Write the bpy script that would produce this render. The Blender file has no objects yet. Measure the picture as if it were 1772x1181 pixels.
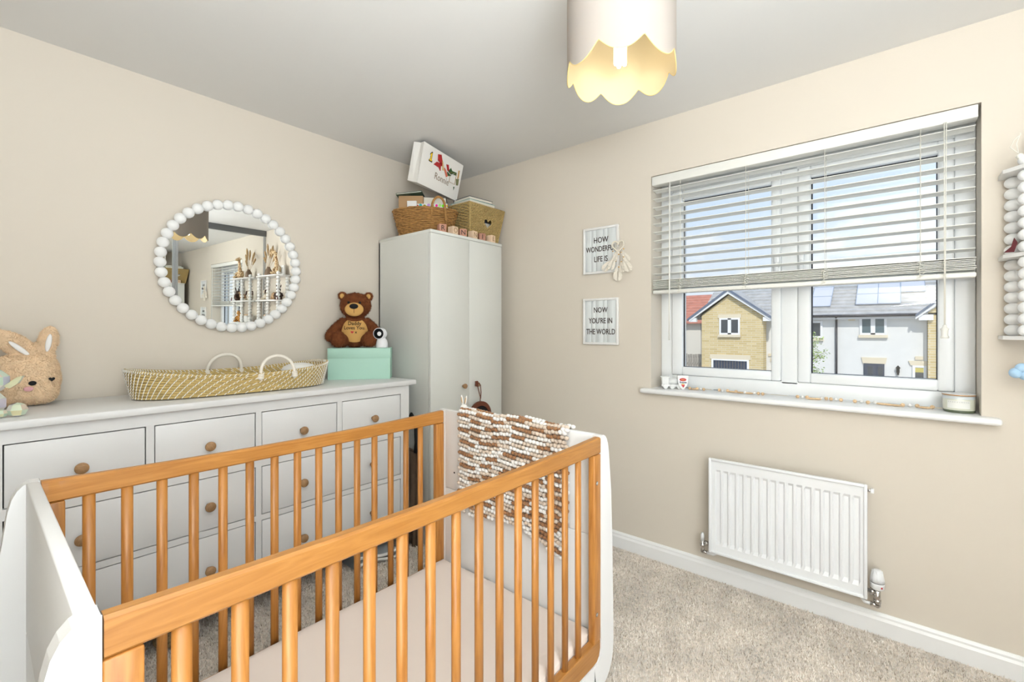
import bpy, bmesh, math, random
import numpy as np
from mathutils import Matrix, Vector, Euler
R = math.radians
random.seed(7); rng = np.random.default_rng(7)
scene = bpy.context.scene
COL = scene.collection

# ------------------------------------------------------------------ camera
cam_d = bpy.data.cameras.new('camera'); cam = bpy.data.objects.new('camera', cam_d); COL.objects.link(cam)
cam.location = (-2.414, -2.586, 1.2526)
cam.rotation_euler = (R(90), 0, R(40.1 - 90))
cam_d.sensor_width = 36.0; cam_d.sensor_fit = 'HORIZONTAL'
cam_d.lens = 36.0 * 788 / 1772
cam_d.shift_y = -(590.5 - 572) / 1772
cam_d.clip_start = 0.02; cam_d.clip_end = 300
scene.camera = cam

# ------------------------------------------------------------------ view
scene.view_settings.view_transform = 'Standard'
scene.view_settings.look = 'None'
scene.view_settings.gamma = 1.0
scene.view_settings.use_curve_mapping = False
scene.view_settings.exposure = 0.0

# ------------------------------------------------------------------ world: pale blue sky with soft clouds
world = bpy.data.worlds.new('sky'); scene.world = world; world.use_nodes = True
nt = world.node_tree; nt.nodes.clear()
def wn(t, **k):
    n = nt.nodes.new(t)
    for a, b in k.items(): setattr(n, a, b)
    return n
tc = wn('ShaderNodeTexCoord'); sep = wn('ShaderNodeSeparateXYZ'); nt.links.new(tc.outputs['Generated'], sep.inputs[0])
ramp = wn('ShaderNodeValToRGB'); nt.links.new(sep.outputs['Z'], ramp.inputs[0])
ramp.color_ramp.elements[0].position = 0.0; ramp.color_ramp.elements[0].color = (0.84, 0.90, 0.98, 1)
ramp.color_ramp.elements[1].position = 0.7; ramp.color_ramp.elements[1].color = (0.34, 0.55, 0.90, 1)
e = ramp.color_ramp.elements.new(0.22); e.color = (0.66, 0.79, 0.96, 1)
zz = wn('ShaderNodeMath', operation='ADD'); nt.links.new(sep.outputs['Z'], zz.inputs[0]); zz.inputs[1].default_value = 0.25
zm = wn('ShaderNodeMath', operation='MAXIMUM'); nt.links.new(zz.outputs[0], zm.inputs[0]); zm.inputs[1].default_value = 0.1
comb = wn('ShaderNodeCombineXYZ'); comb.inputs[2].default_value = 4.3
for i, ax in enumerate('XY'):
    dv = wn('ShaderNodeMath', operation='DIVIDE'); nt.links.new(sep.outputs[ax], dv.inputs[0]); nt.links.new(zm.outputs[0], dv.inputs[1]); nt.links.new(dv.outputs[0], comb.inputs[i])
noi = wn('ShaderNodeTexNoise'); noi.inputs['Scale'].default_value = 2.9; noi.inputs['Detail'].default_value = 8; noi.inputs['Roughness'].default_value = 0.58
nt.links.new(comb.outputs[0], noi.inputs['Vector'])
cr = wn('ShaderNodeValToRGB'); nt.links.new(noi.outputs['Fac'], cr.inputs[0])
cr.color_ramp.elements[0].position = 0.50; cr.color_ramp.elements[1].position = 0.70
mx = wn('ShaderNodeMixRGB'); nt.links.new(cr.outputs[0], mx.inputs[0]); nt.links.new(ramp.outputs[0], mx.inputs[1]); mx.inputs[2].default_value = (1.0, 1.0, 1.0, 1)
bg = wn('ShaderNodeBackground'); nt.links.new(mx.outputs[0], bg.inputs[0]); bg.inputs[1].default_value = 1.12
wo = wn('ShaderNodeOutputWorld'); nt.links.new(bg.outputs[0], wo.inputs[0])

# ------------------------------------------------------------------ lights
def sun(name, direction, energy, color, angle):
    d = bpy.data.lights.new(name, 'SUN'); d.energy = energy; d.color = color; d.angle = angle
    o = bpy.data.objects.new(name, d); COL.objects.link(o)
    o.rotation_euler = Vector(direction).to_track_quat('-Z', 'Y').to_euler(); o.location = (0, 0, 12)
def area(name, loc, direction, sx, sy, energy, color):
    d = bpy.data.lights.new(name, 'AREA'); d.shape = 'RECTANGLE'; d.size = sx; d.size_y = sy; d.energy = energy; d.color = color
    o = bpy.data.objects.new(name, d); COL.objects.link(o); o.location = loc
    o.rotation_euler = Vector(direction).to_track_quat('-Z', 'Z').to_euler()
sun('sun', (0.62, 0.28, -0.72), 3.3, (1.0, 0.97, 0.93), R(2))
# added fill lamp in the corner behind the camera, no doorway there
area('rear_fill_light', (-2.50, -3.34, 1.20), (0.30, 0.84, 0.22), 1.0, 1.9, 38, (0.875, 0.94, 0.985))
# unseen fill lamp added to bounce light off the ceiling behind the camera
area('ceiling_fill_light', (-2.56, -2.95, 1.50), (0.05, 0.08, 1.0), 0.6, 0.6, 75, (0.875, 0.94, 0.985))

# ================================================================== helpers
def link(o, parent=None):
    COL.objects.link(o)
    if parent is not None: o.parent = parent
    return o
def wmat(o):
    m = Matrix.Identity(4)
    while o is not None:
        m = o.matrix_basis @ m; o = o.parent
    return m
def tag(o, label=None, cat=None, group=None, kind=None):
    if label: o['label'] = label
    if cat: o['category'] = cat
    if group: o['group'] = group
    if kind: o['kind'] = kind
    return o
def thing(name, label, cat, loc=(0, 0, 0), rotz=0.0, group=None, rot=None):
    o = bpy.data.objects.new(name, None); o.empty_display_size = 0.05
    o.location = loc; o.rotation_euler = rot if rot else (0, 0, rotz)
    link(o); return tag(o, label, cat, group)

class MB:
    def __init__(s): s.v = []; s.f = []; s.sm = []
    def add(s, vs, fs, smooth=False, M=None):
        n = len(s.v)
        if M is not None: vs = [tuple(M @ Vector(p)) for p in vs]
        s.v += [tuple(p) for p in vs]; s.f += [tuple(i + n for i in f) for f in fs]; s.sm += [smooth] * len(fs); return s
    def box(s, a, b, M=None):
        x0, x1 = sorted((a[0], b[0])); y0, y1 = sorted((a[1], b[1])); z0, z1 = sorted((a[2], b[2]))
        vs = [(x0,y0,z0),(x1,y0,z0),(x1,y1,z0),(x0,y1,z0),(x0,y0,z1),(x1,y0,z1),(x1,y1,z1),(x0,y1,z1)]
        return s.add(vs, [(0,3,2,1),(4,5,6,7),(0,1,5,4),(1,2,6,5),(2,3,7,6),(3,0,4,7)], False, M)
    def rbox(s, a, b, r=0.004, seg=2, M=None, smooth=True):
        bm = bmesh.new(); bmesh.ops.create_cube(bm, size=1)
        c = [(a[i] + b[i]) / 2 for i in range(3)]; d = [abs(a[i] - b[i]) for i in range(3)]
        for v in bm.verts: v.co = Vector((v.co[i] * d[i] + c[i] for i in range(3)))
        r = min(r, min(d) * 0.49)
        bmesh.ops.bevel(bm, geom=bm.edges[:], offset=r, segments=seg, profile=0.5, affect='EDGES')
        return s.bm(bm, smooth, M)
    def bm(s, bm, smooth=False, M=None):
        bm.verts.index_update()
        s.add([v.co[:] for v in bm.verts], [[v.index for v in f.verts] for f in bm.faces], smooth, M); bm.free(); return s
    def cyl(s, p0, p1, r0, r1=None, n=16, caps=True, smooth=True, M=None):
        r1 = r0 if r1 is None else r1
        p0 = Vector(p0); p1 = Vector(p1); q = (p1 - p0).normalized().to_track_quat('Z', 'Y')
        vs = []
        for p, r in ((p0, r0), (p1, r1)):
            for i in range(n):
                t = 2 * math.pi * i / n; vs.append(p + q @ Vector((r * math.cos(t), r * math.sin(t), 0)))
        s.add(vs, [(i, (i+1) % n, n + (i+1) % n, n + i) for i in range(n)], smooth, M)
        if caps: s.add(vs[:n], [tuple(range(n))[::-1]], False, M); s.add(vs[n:], [tuple(range(n))], False, M)
        return s
    def sph(s, c, r, u=16, v=10, M=None, rot=None):
        r = (r, r, r) if not hasattr(r, '__len__') else r
        vs = [(0, 0, 1)]
        for j in range(1, v):
            p = math.pi * j / v
            for i in range(u):
                t = 2 * math.pi * i / u; vs.append((math.sin(p) * math.cos(t), math.sin(p) * math.sin(t), math.cos(p)))
        vs.append((0, 0, -1)); fs = []
        for i in range(u): fs.append((0, 1 + i, 1 + (i+1) % u))
        for j in range(v - 2):
            for i in range(u):
                a = 1 + j * u + i; b = 1 + j * u + (i+1) % u; fs.append((a, a + u, b + u, b))
        L = len(vs) - 1; o = 1 + (v - 2) * u
        for i in range(u): fs.append((o + i, L, o + (i+1) % u))
        A = Matrix.Translation(c) @ (rot.to_4x4() if rot is not None else Matrix.Identity(4)) @ Matrix.Diagonal((*r, 1))
        if M is not None: A = M @ A
        return s.add(vs, fs, True, A)
    def lathe(s, prof, n=24, M=None, smooth=True, cap=True):
        vs = []; 
        for r, z in prof:
            for i in range(n):
                t = 2 * math.pi * i / n; vs.append((r * math.cos(t), r * math.sin(t), z))
        fs = []
        for j in range(len(prof) - 1):
            for i in range(n): fs.append((j*n+i, j*n+(i+1) % n, (j+1)*n+(i+1) % n, (j+1)*n+i))
        s.add(vs, fs, smooth, M)
        if cap:
            if prof[0][0] > 1e-5: s.add(vs[:n], [tuple(range(n))[::-1]], False, M)
            if prof[-1][0] > 1e-5: s.add(vs[-n:], [tuple(range(n))], False, M)
        return s
    def tube(s, pts, r, n=8, closed=False, caps=True, smooth=True, M=None, flat=1.0):
        pts = [Vector(p) for p in pts]; m = len(pts)
        rs = r if hasattr(r, '__len__') else [r] * m
        vs = []; up = None
        for k, p in enumerate(pts):
            a = pts[(k-1) % m] if (closed or k > 0) else p; b = pts[(k+1) % m] if (closed or k < m-1) else p
            t = (b - a).normalized()
            if up is None:
                up = Vector((0, 0, 1)) if abs(t.z) < 0.9 else Vector((1, 0, 0))
            x = t.cross(up)
            if x.length < 1e-6: x = t.cross(Vector((0, 1, 0.01)))
            x.normalize(); y = x.cross(t).normalized(); up = y
            for i in range(n):
                w = 2 * math.pi * i / n; vs.append(p + x * (rs[k] * flat * math.cos(w)) + y * (rs[k] * math.sin(w)))
        fs = []
        for k in range(m if closed else m - 1):
            q = (k + 1) % m
            for i in range(n): fs.append((k*n+i, q*n+i, q*n+(i+1) % n, k*n+(i+1) % n))
        s.add(vs, [f[::-1] for f in fs], smooth, M)
        if caps and not closed:
            s.add(vs[:n], [tuple(range(n))], False, M); s.add(vs[-n:], [tuple(range(n))[::-1]], False, M)
        return s
    def prism(s, poly, d, M=None, smooth=False):
        """poly = list of 3-D points of a flat outline, d = extrusion vector"""
        n = len(poly); d = Vector(d); A = [Vector(p) for p in poly]; B = [p + d for p in A]
        s.add(A + B, [tuple(range(n))[::-1], tuple(range(n, 2*n))], False, M)
        s.add(A + B, [(i, (i+1) % n, n + (i+1) % n, n + i) for i in range(n)], smooth, M); return s
    def grid(s, f, nu, nv, closed_u=False, smooth=True, M=None):
        vs = [f(i / nu, j / nv) for j in range(nv + 1) for i in range(nu if closed_u else nu + 1)]
        w = nu if closed_u else nu + 1; fs = []
        for j in range(nv):
            for i in range(nu):
                a = j*w+i; b = j*w+(i+1) % w; fs.append((a, b, b + w, a + w))
        return s.add(vs, fs, smooth, M)
    def mesh(s, name, mat, fix=True):
        me = bpy.data.meshes.new(name); me.from_pydata(s.v, [], s.f); me.polygons.foreach_set('use_smooth', s.sm)
        if fix:
            bm = bmesh.new(); bm.from_mesh(me); bmesh.ops.remove_doubles(bm, verts=bm.verts, dist=1e-6)
            bmesh.ops.recalc_face_normals(bm, faces=bm.faces); bm.to_mesh(me); bm.free()
        if mat is not None: me.materials.append(mat)
        return me
    def build(s, name, mat, parent=None, local=False, label=None, kind=None, fix=True):
        if parent is not None and not local:
            Mi = wmat(parent).inverted(); s.v = [tuple(Mi @ Vector(p)) for p in s.v]
        o = bpy.data.objects.new(name, s.mesh(name, mat, fix)); link(o, parent)
        return tag(o, label, None, None, kind)

def piece(name, me, parent, loc=(0, 0, 0), rot=(0, 0, 0), scale=(1, 1, 1)):
    o = bpy.data.objects.new(name, me); o.location = loc; o.rotation_euler = rot; o.scale = scale; return link(o, parent)
def struct(name, mb, mat): return tag(mb.build(name, mat), kind='structure')
def single(mb, name, mat, label, cat, group=None, base=None):
    """a thing that is one mesh; origin put at base"""
    o = mb.build(name, mat)
    if base is not None:
        b = Vector(base); o.data.transform(Matrix.Translation(-b)); o.location = b
    return tag(o, label, cat, group)
def copy_tree(o, parent=None):
    c = o.copy(); COL.objects.link(c); c.parent = parent
    for ch in list(o.children): copy_tree(ch, c)
    return c

# ------------------------------------------------------------------ materials
MATS = {}
def pm(name, color, rough=0.5, metal=0.0, spec=0.5, bump=0.0, bscale=200.0, var=0.0, vscale=8.0, emit=None, estr=0.0, sheen=0.0, coat=0.0, trans=0.0, stretch=None, detail=3.0):
    m = bpy.data.materials.new(name); m.use_nodes = True; t = m.node_tree; p = t.nodes['Principled BSDF']
    p.inputs['Base Color'].default_value = (*color, 1); p.inputs['Roughness'].default_value = rough; p.inputs['Metallic'].default_value = metal
    p.inputs['Specular IOR Level'].default_value = spec; p.inputs['Coat Weight'].default_value = coat
    p.inputs['Sheen Weight'].default_value = sheen; p.inputs['Transmission Weight'].default_value = trans
    if emit: p.inputs['Emission Color'].default_value = (*emit, 1); p.inputs['Emission Strength'].default_value = estr
    tcn = t.nodes.new('ShaderNodeTexCoord'); mp = t.nodes.new('ShaderNodeMapping'); t.links.new(tcn.outputs['Object'], mp.inputs[0])
    if stretch: mp.inputs['Scale'].default_value = stretch
    if var > 0:
        n = t.nodes.new('ShaderNodeTexNoise'); n.inputs['Scale'].default_value = vscale; n.inputs['Detail'].default_value = detail; t.links.new(mp.outputs[0], n.inputs['Vector'])
        mr = t.nodes.new('ShaderNodeMapRange'); mr.inputs['From Min'].default_value = 0.25; mr.inputs['From Max'].default_value = 0.75
        mr.inputs['To Min'].default_value = 1 - var; mr.inputs['To Max'].default_value = 1 + var; t.links.new(n.outputs['Fac'], mr.inputs[0])
        mul = t.nodes.new('ShaderNodeVectorMath'); mul.operation = 'SCALE'; mul.inputs[0].default_value = color; t.links.new(mr.outputs[0], mul.inputs['Scale'])
        t.links.new(mul.outputs[0], p.inputs['Base Color'])
    if bump > 0:
        n = t.nodes.new('ShaderNodeTexNoise'); n.inputs['Scale'].default_value = bscale; n.inputs['Detail'].default_value = 3; t.links.new(mp.outputs[0], n.inputs['Vector'])
        b = t.nodes.new('ShaderNodeBump'); b.inputs['Strength'].default_value = bump; b.inputs['Distance'].default_value = 0.002; t.links.new(n.outputs['Fac'], b.inputs['Height']); t.links.new(b.outputs[0], p.inputs['Normal'])
    MATS[name] = m; return m
def wood(name, c1, c2, stretch, scale=6.0, rough=0.4, coat=0.15):
    m = bpy.data.materials.new(name); m.use_nodes = True; t = m.node_tree; p = t.nodes['Principled BSDF']
    tcn = t.nodes.new('ShaderNodeTexCoord'); mp = t.nodes.new('ShaderNodeMapping'); t.links.new(tcn.outputs['Object'], mp.inputs[0]); mp.inputs['Scale'].default_value = stretch
    oi = t.nodes.new('ShaderNodeObjectInfo'); ad = t.nodes.new('ShaderNodeVectorMath'); ad.operation = 'ADD'; t.links.new(mp.outputs[0], ad.inputs[0]); t.links.new(oi.outputs['Random'], ad.inputs[1])
    n = t.nodes.new('ShaderNodeTexNoise'); n.inputs['Scale'].default_value = scale; n.inputs['Detail'].default_value = 5; n.inputs['Distortion'].default_value = 1.2; t.links.new(ad.outputs[0], n.inputs['Vector'])
    r = t.nodes.new('ShaderNodeValToRGB'); t.links.new(n.outputs['Fac'], r.inputs[0])
    r.color_ramp.elements[0].position = 0.3; r.color_ramp.elements[0].color = (*c2, 1); r.color_ramp.elements[1].position = 0.68; r.color_ramp.elements[1].color = (*c1, 1)
    hs = t.nodes.new('ShaderNodeHueSaturation'); t.links.new(r.outputs[0], hs.inputs['Color'])
    mr = t.nodes.new('ShaderNodeMapRange'); mr.inputs['To Min'].default_value = 0.86; mr.inputs['To Max'].default_value = 1.14; t.links.new(oi.outputs['Random'], mr.inputs[0]); t.links.new(mr.outputs[0], hs.inputs['Value'])
    t.links.new(hs.outputs[0], p.inputs['Base Color']); p.inputs['Roughness'].default_value = rough; p.inputs['Coat Weight'].default_value = coat
    b = t.nodes.new('ShaderNodeBump'); b.inputs['Strength'].default_value = 0.05; b.inputs['Distance'].default_value = 0.001; t.links.new(n.outputs['Fac'], b.inputs['Height']); t.links.new(b.outputs[0], p.inputs['Normal'])
    MATS[name] = m; return m
def glass_pane(name, refl=0.06):
    m = bpy.data.materials.new(name); m.use_nodes = True; t = m.node_tree; t.nodes.clear()
    o = t.nodes.new('ShaderNodeOutputMaterial'); tr = t.nodes.new('ShaderNodeBsdfTransparent'); gl = t.nodes.new('ShaderNodeBsdfGlossy'); gl.inputs['Roughness'].default_value = 0.0
    mi = t.nodes.new('ShaderNodeMixShader'); mi.inputs[0].default_value = refl; tr.inputs[0].default_value = (0.985, 0.995, 0.99, 1)
    t.links.new(tr.outputs[0], mi.inputs[1]); t.links.new(gl.outputs[0], mi.inputs[2]); t.links.new(mi.outputs[0], o.inputs[0]); return m

WALL = pm('wall_paint', (0.685, 0.622, 0.535), 0.75, spec=0.3, bump=0.03, bscale=350)
CEIL = pm('ceiling_paint', (0.76, 0.75, 0.73), 0.85, spec=0.2, bump=0.02, bscale=300)
TRIM = pm('trim_gloss_white', (0.86, 0.86, 0.85), 0.28)
UPVC = pm('window_plastic', (0.84, 0.86, 0.87), 0.25)
GASK = pm('black_gasket', (0.012, 0.012, 0.018), 0.5)
PANE = glass_pane('window_glass')
WHITE = pm('white_lacquer', (0.83, 0.82, 0.80), 0.35)
DRESS = pm('dresser_white', (0.74, 0.74, 0.735), 0.42, bump=0.015, bscale=120)
WARD = pm('wardrobe_cream', (0.70, 0.705, 0.665), 0.45)
CRIBW = pm('crib_white', (0.79, 0.79, 0.785), 0.35)
GAP = pm('dark_gap', (0.02, 0.018, 0.016), 0.9)
OAKX = wood('oak_along_x', (0.49, 0.222, 0.050), (0.36, 0.142, 0.024), (1.2, 14, 14), 5)
OAKZ = wood('oak_along_z', (0.50, 0.217, 0.047), (0.35, 0.132, 0.021), (14, 14, 1.2), 5)
KNOB = wood('knob_oak', (0.42, 0.25, 0.12), (0.27, 0.145, 0.06), (4, 30, 30), 14, 0.55, 0)
PALEW = wood('pale_wood', (0.80, 0.62, 0.45), (0.68, 0.48, 0.32), (20, 20, 4), 8, 0.55, 0)
PINKW = wood('rose_wood', (0.52, 0.27, 0.19), (0.38, 0.17, 0.11), (20, 20, 4), 8, 0.55, 0)
BEADW = wood('bead_wood', (0.80, 0.60, 0.38), (0.68, 0.45, 0.25), (12, 12, 12), 6, 0.5, 0)
CHROME = pm('chrome', (0.62, 0.60, 0.58), 0.16, metal=1.0)
STEEL = pm('brushed_grey_metal', (0.16, 0.165, 0.17), 0.4, metal=0.6)
ALU = pm('aluminium', (0.45, 0.47, 0.49), 0.35, metal=0.8)
MIRROR = pm('mirror_silver', (0.93, 0.94, 0.93), 0.0, metal=1.0)
BLACK = pm('black_plastic', (0.010, 0.010, 0.010), 0.65, spec=0.25)
INK = pm('dark_brown_ink', (0.045, 0.025, 0.02), 0.7)
BLIND = pm('blind_white', (0.82, 0.81, 0.76), 0.4)
CORD = pm('cord_cream', (0.82, 0.80, 0.72), 0.8)
PLASTER_W = pm('bead_matt_white', (0.86, 0.86, 0.85), 0.45)

# ================================================================== the room shell
XD, YC, H = -2.85, -3.66, 2.4
mb = MB().box((XD - .2, YC - .2, -.12), (.3, .2, 0)); FLOOR = pm('carpet_base', (0.72, 0.64, 0.56), 0.95, spec=0.1, var=0.25, vscale=60, bump=0.6, bscale=260)
floor = struct('floor', mb, FLOOR)
struct('ceiling', MB().box((XD - .25, YC - .25, H), (.32, .25, H + .15)), CEIL)
struct('wall_left', MB().box((XD - .2, 0, -.1), (.3, .2, H + .05)), WALL)
struct('wall_back', MB().box((XD - .2, YC - .2, -.1), (.3, YC, H + .05)), WALL)
struct('wall_rear', MB().box((XD - .2, YC - .1, -.1), (XD, .1, H + .05)), WALL)
WY0, WY1, WZ0, WZ1 = -2.83, -1.555, .905, 2.10
mb = MB().box((0, YC - .1, -.1), (.26, WY0, H + .05)).box((0, WY1, -.1), (.26, .1, H + .05)).box((0, WY0, -.1), (.26, WY1, WZ0)).box((0, WY0, WZ1), (.26, WY1, H + .05))
struct('wall_right', mb, WALL)
def skirting(name, run):
    prof = [(0, 0), (.017, 0), (.017, .062), (.012, .072), (.012, .080), (.005, .089), (0, .089)]
    (x0, y0), (x1, y1), nx, ny = run
    poly = [(x0 + nx * d, y0 + ny * d, z) for d, z in prof]
    return struct(name, MB().prism(poly, (x1 - x0, y1 - y0, 0)), TRIM)
skirting('baseboard_right', ((0, YC, ), (0, 0), -1, 0))
skirting('baseboard_left', ((XD, 0), (-.017, 0), 0, -1))
skirting('baseboard_rear', ((XD, YC), (XD, -.017), 1, 0))

# carpet pile: short tufts over the whole floor
def carpet():
    n = 330000
    x = rng.uniform(XD + .01, -.02, n); y = rng.uniform(YC + .1, -.02, n)
    h = rng.uniform(.006, .013, n); a = rng.uniform(0, 2 * math.pi, n); b = rng.uniform(0, 2 * math.pi, n); w = rng.uniform(.0016, .0032, n); l = rng.uniform(.002, .007, n)
    P = np.empty((n, 3, 3))
    P[:, 0] = np.c_[x - w * np.cos(a), y - w * np.sin(a), np.full(n, -.001)]
    P[:, 1] = np.c_[x + w * np.cos(a), y + w * np.sin(a), np.full(n, -.001)]
    P[:, 2] = np.c_[x + l * np.cos(b), y + l * np.sin(b), h]
    me = bpy.data.meshes.new('carpet_pile'); me.vertices.add(3 * n); me.loops.add(3 * n); me.polygons.add(n)
    me.vertices.foreach_set('co', P.reshape(-1)); me.loops.foreach_set('vertex_index', np.arange(3 * n, dtype=np.int32))
    me.polygons.foreach_set('loop_start', np.arange(0, 3 * n, 3, dtype=np.int32)); me.polygons.foreach_set('loop_total', np.full(n, 3, dtype=np.int32))
    me.update()
    m = bpy.data.materials.new('carpet_yarn'); m.use_nodes = True; t = m.node_tree; p = t.nodes['Principled BSDF']; p.inputs['Roughness'].default_value = 0.95; p.inputs['Specular IOR Level'].default_value = 0.1
    g = t.nodes.new('ShaderNodeNewGeometry'); r = t.nodes.new('ShaderNodeValToRGB'); t.links.new(g.outputs['Random Per Island'], r.inputs[0])
    els = r.color_ramp.elements; els[0].position = 0; els[0].color = (0.44, 0.36, 0.28, 1); els[1].position = 1; els[1].color = (0.95, 0.89, 0.82, 1)
    for pp, c in ((.14, (0.76, 0.68, 0.60, 1)), (.5, (0.93, 0.87, 0.80, 1))):
        q = els.new(pp); q.color = c
    tn = t.nodes.new('ShaderNodeTexCoord'); n1 = t.nodes.new('ShaderNodeTexNoise'); n1.inputs['Scale'].default_value = 7; n1.inputs['Detail'].default_value = 3; t.links.new(tn.outputs['Object'], n1.inputs['Vector'])
    mr = t.nodes.new('ShaderNodeMapRange'); mr.inputs['From Min'].default_value = .3; mr.inputs['From Max'].default_value = .7; mr.inputs['To Min'].default_value = .76; mr.inputs['To Max'].default_value = 1.14; t.links.new(n1.outputs['Fac'], mr.inputs[0])
    sc = t.nodes.new('ShaderNodeVectorMath'); sc.operation = 'SCALE'; t.links.new(r.outputs[0], sc.inputs[0]); t.links.new(mr.outputs[0], sc.inputs['Scale']); t.links.new(sc.outputs[0], p.inputs['Base Color'])
    me.materials.append(m)
    o = bpy.data.objects.new('carpet_pile', me); link(o, floor); tag(o, kind='stuff')
carpet()

# ------------------------------------------------------------------ window
win = MB()
FX0, FX1 = .13, .21     # frame front and back
Y0, Y1 = WY0, WY1
def ringy(mb, y0, y1, z0, z1, wy0, wy1, wz0, wz1, x0, x1, r=.004):
    mb.rbox((x0, y0, z0), (x1, y0 + wy0, z1), r); mb.rbox((x0, y1 - wy1, z0), (x1, y1, z1), r)
    mb.rbox((x0, y0 + wy0 - .002, z0), (x1, y1 - wy1 + .002, z0 + wz0), r); mb.rbox((x0, y0 + wy0 - .002, z1 - wz1), (x1, y1 - wy1 + .002, z1), r); return mb
ringy(win, Y0 + .001, Y1 - .001, .935, 2.0995, .061, .066, .068, .070, .14, FX1)
win.rbox((.14, -2.229, .99), (FX1, -2.158, 2.04), .004)
window = struct('window_1', win, UPVC)
for (a, b, wl, wr) in ((-2.158, -1.621, .042, .059), (-2.767, -2.229, .049, .052)):
    s = MB(); ringy(s, a, b, 1.004, 2.028, wl, wr, .046, .054, .128, .20, .007)
    s.build('sash', UPVC, window)
    g = MB().box((.160, a + wl - .006, 1.042), (.176, b - wr + .006, 1.98)); g.build('pane', PANE, window)
    s = MB(); ringy(s, a + wl - .001, b - wr + .001, 1.049, 1.975, .004, .006, .003, .004, .152, .162, .001)
    s.build('gasket', GASK, window)
for y in (-2.143, -2.246):
    hnd = MB(); hnd.rbox((.098, y - .008, 1.47), (.112, y + .008, 1.585), .005); hnd.rbox((.108, y - .011, 1.57), (.13, y + .011, 1.62), .004); hnd.build('handle', UPVC, window)
sill = MB(); sill.rbox((-.045, -2.88, .908), (.145, -1.507, .934), .010, 3); struct('trim_1', sill, TRIM)

# ------------------------------------------------------------------ venetian blind
bl = thing('venetian_blind', 'white venetian blind half raised inside the window recess', 'blind', (.03, -2.19, 2.05))
MB().rbox((-.002, -2.822, 2.048), (.056, -1.560, 2.096), .003).build('headrail', BLIND, bl)
sl = MB(); SW, TH = .050, .0026
def slat_pts(y): return [(-SW/2 + SW * k / 4, y, .0022 * (1 - (k/2 - 1) ** 2)) for k in range(5)]
top = slat_pts(-.626); n = len(top)
poly = top + [(p[0], p[1], p[2] - TH) for p in reversed(top)]
sl.prism(poly, (0, 1.252, 0)); slat_me = sl.mesh('slat', BLIND)
zs = [2.020, 1.972, 1.925, 1.880, 1.835, 1.789, 1.743, 1.697, 1.652, 1.607, 1.560]
for i, z in enumerate(zs): piece('slat', slat_me, bl, (0, 0, z - 2.05), (0, R(5.5), 0))
for k in range(8): piece('slat', slat_me, bl, (random.uniform(-.002, .002), random.uniform(-.002, .002), 1.525 - k * .0062 - 2.05), (0, R(5 + random.uniform(-2, 2)), random.uniform(-.0015, .0015)))
MB().rbox((.004, -2.818, 1.452), (.056, -1.563, 1.472), .005).build('bottom_rail', BLIND, bl)
for y in (-1.715, -2.031, -2.348, -2.662):
    c = MB()
    for x in (.002, .058): c.tube([(x, y, 2.05), (x, y, 1.53), (x - .004 if x < .03 else x + .004, y + .004, 1.49), (x, y, 1.46)], .0011, 6)
    for z in zs: c.tube([(.002, y - .004, z - .004), (.058, y - .004, z - .004)], .0008, 5)
    c.build('ladder_cord', CORD, bl)
    k = MB()
    for j in range(6): k.tube([(-.004, y - .012, 1.525 - j*.011), (-.009, y + random.uniform(-.01, .012), 1.519 - j*.011), (-.003, y + .012, 1.513 - j*.011)], .0011, 5)
    k.build('cord_bundle', CORD, bl)
w = MB().cyl((-.012, -1.664, 2.03), (-.014, -1.662, 1.20), .0042, .0036, 8); w.cyl((-.012, -1.664, 2.045), (-.012, -1.664, 2.02), .002, None, 6); w.build('tilt_wand', BLIND, bl)
p = MB().tube([(-.012, -2.735, 2.05), (-.013, -2.733, 1.7), (-.013, -2.731, 1.27)], .0018, 6).tube([(-.012, -2.729, 2.05), (-.012, -2.729, 1.7), (-.013, -2.729, 1.27)], .0014, 6)
pc = p.build('pull_cord', CORD, bl)
MB().lathe([(.003, .052), (.006, .05), (.007, .042), (.013, .036), (.011, .03), (.010, .012), (.013, .006), (.012, 0)], 14, Matrix.Translation((-.013, -2.730, 1.222))).build('tassel', BLIND, pc)

# ------------------------------------------------------------------ radiator
rd = thing('radiator', 'white ribbed panel radiator on the wall below the window', 'radiator', (-.06, -2.195, .175))
ry0, ry1, rz0, rz1 = -2.498, -1.892, .175, .630
def radpanel():
    m = MB(); nr = 17; W = ry1 - ry0; pitch = (W - .04) / nr
    xs = []
    for k in range(nr):
        y = ry1 - .02 - k * pitch
        xs += [(y - .006, 0), (y - .012, -.008), (y - pitch + .006, -.008), (y - pitch + .0005, 0)]
    pts = [(ry1, 0), (ry1 - .008, 0)] + xs + [(ry0 + .008, 0), (ry0, 0)]
    # front skin: full-height columns, with ribs faded out near top and bottom
    zr = [(rz0, 0), (rz0 + .042, 0), (rz0 + .058, 1), (rz1 - .062, 1), (rz1 - .050, 0), (rz1, 0)]
    vs = []; fs = []; npt = len(pts)
    for z, s in zr:
        for (y, d) in pts: vs.append((-.099 - d * s, y, z))
    for j in range(len(zr) - 1):
        for i in range(npt - 1): fs.append((j*npt+i, j*npt+i+1, (j+1)*npt+i+1, (j+1)*npt+i))
    m.add(vs, fs, False)
    return m
RADW = pm('radiator_enamel', (0.84, 0.85, 0.86), 0.28)
m = radpanel(); m.build('front_panel', RADW, rd, fix=False)
m = MB().box((-.090, ry0, rz0), (-.088, ry1, rz1))
m.box((-.088, ry0 + .02, rz0 + .02), (-.045, ry1 - .02, rz1 - .02)); m.build('body', RADW, rd)
m = MB(); ringy(m, ry0 - .002, ry1 + .002, rz0 - .002, rz1 + .002, .012, .012, .012, .012, -.106, -.088, .003); m.build('edge_rim', RADW, rd)
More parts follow.
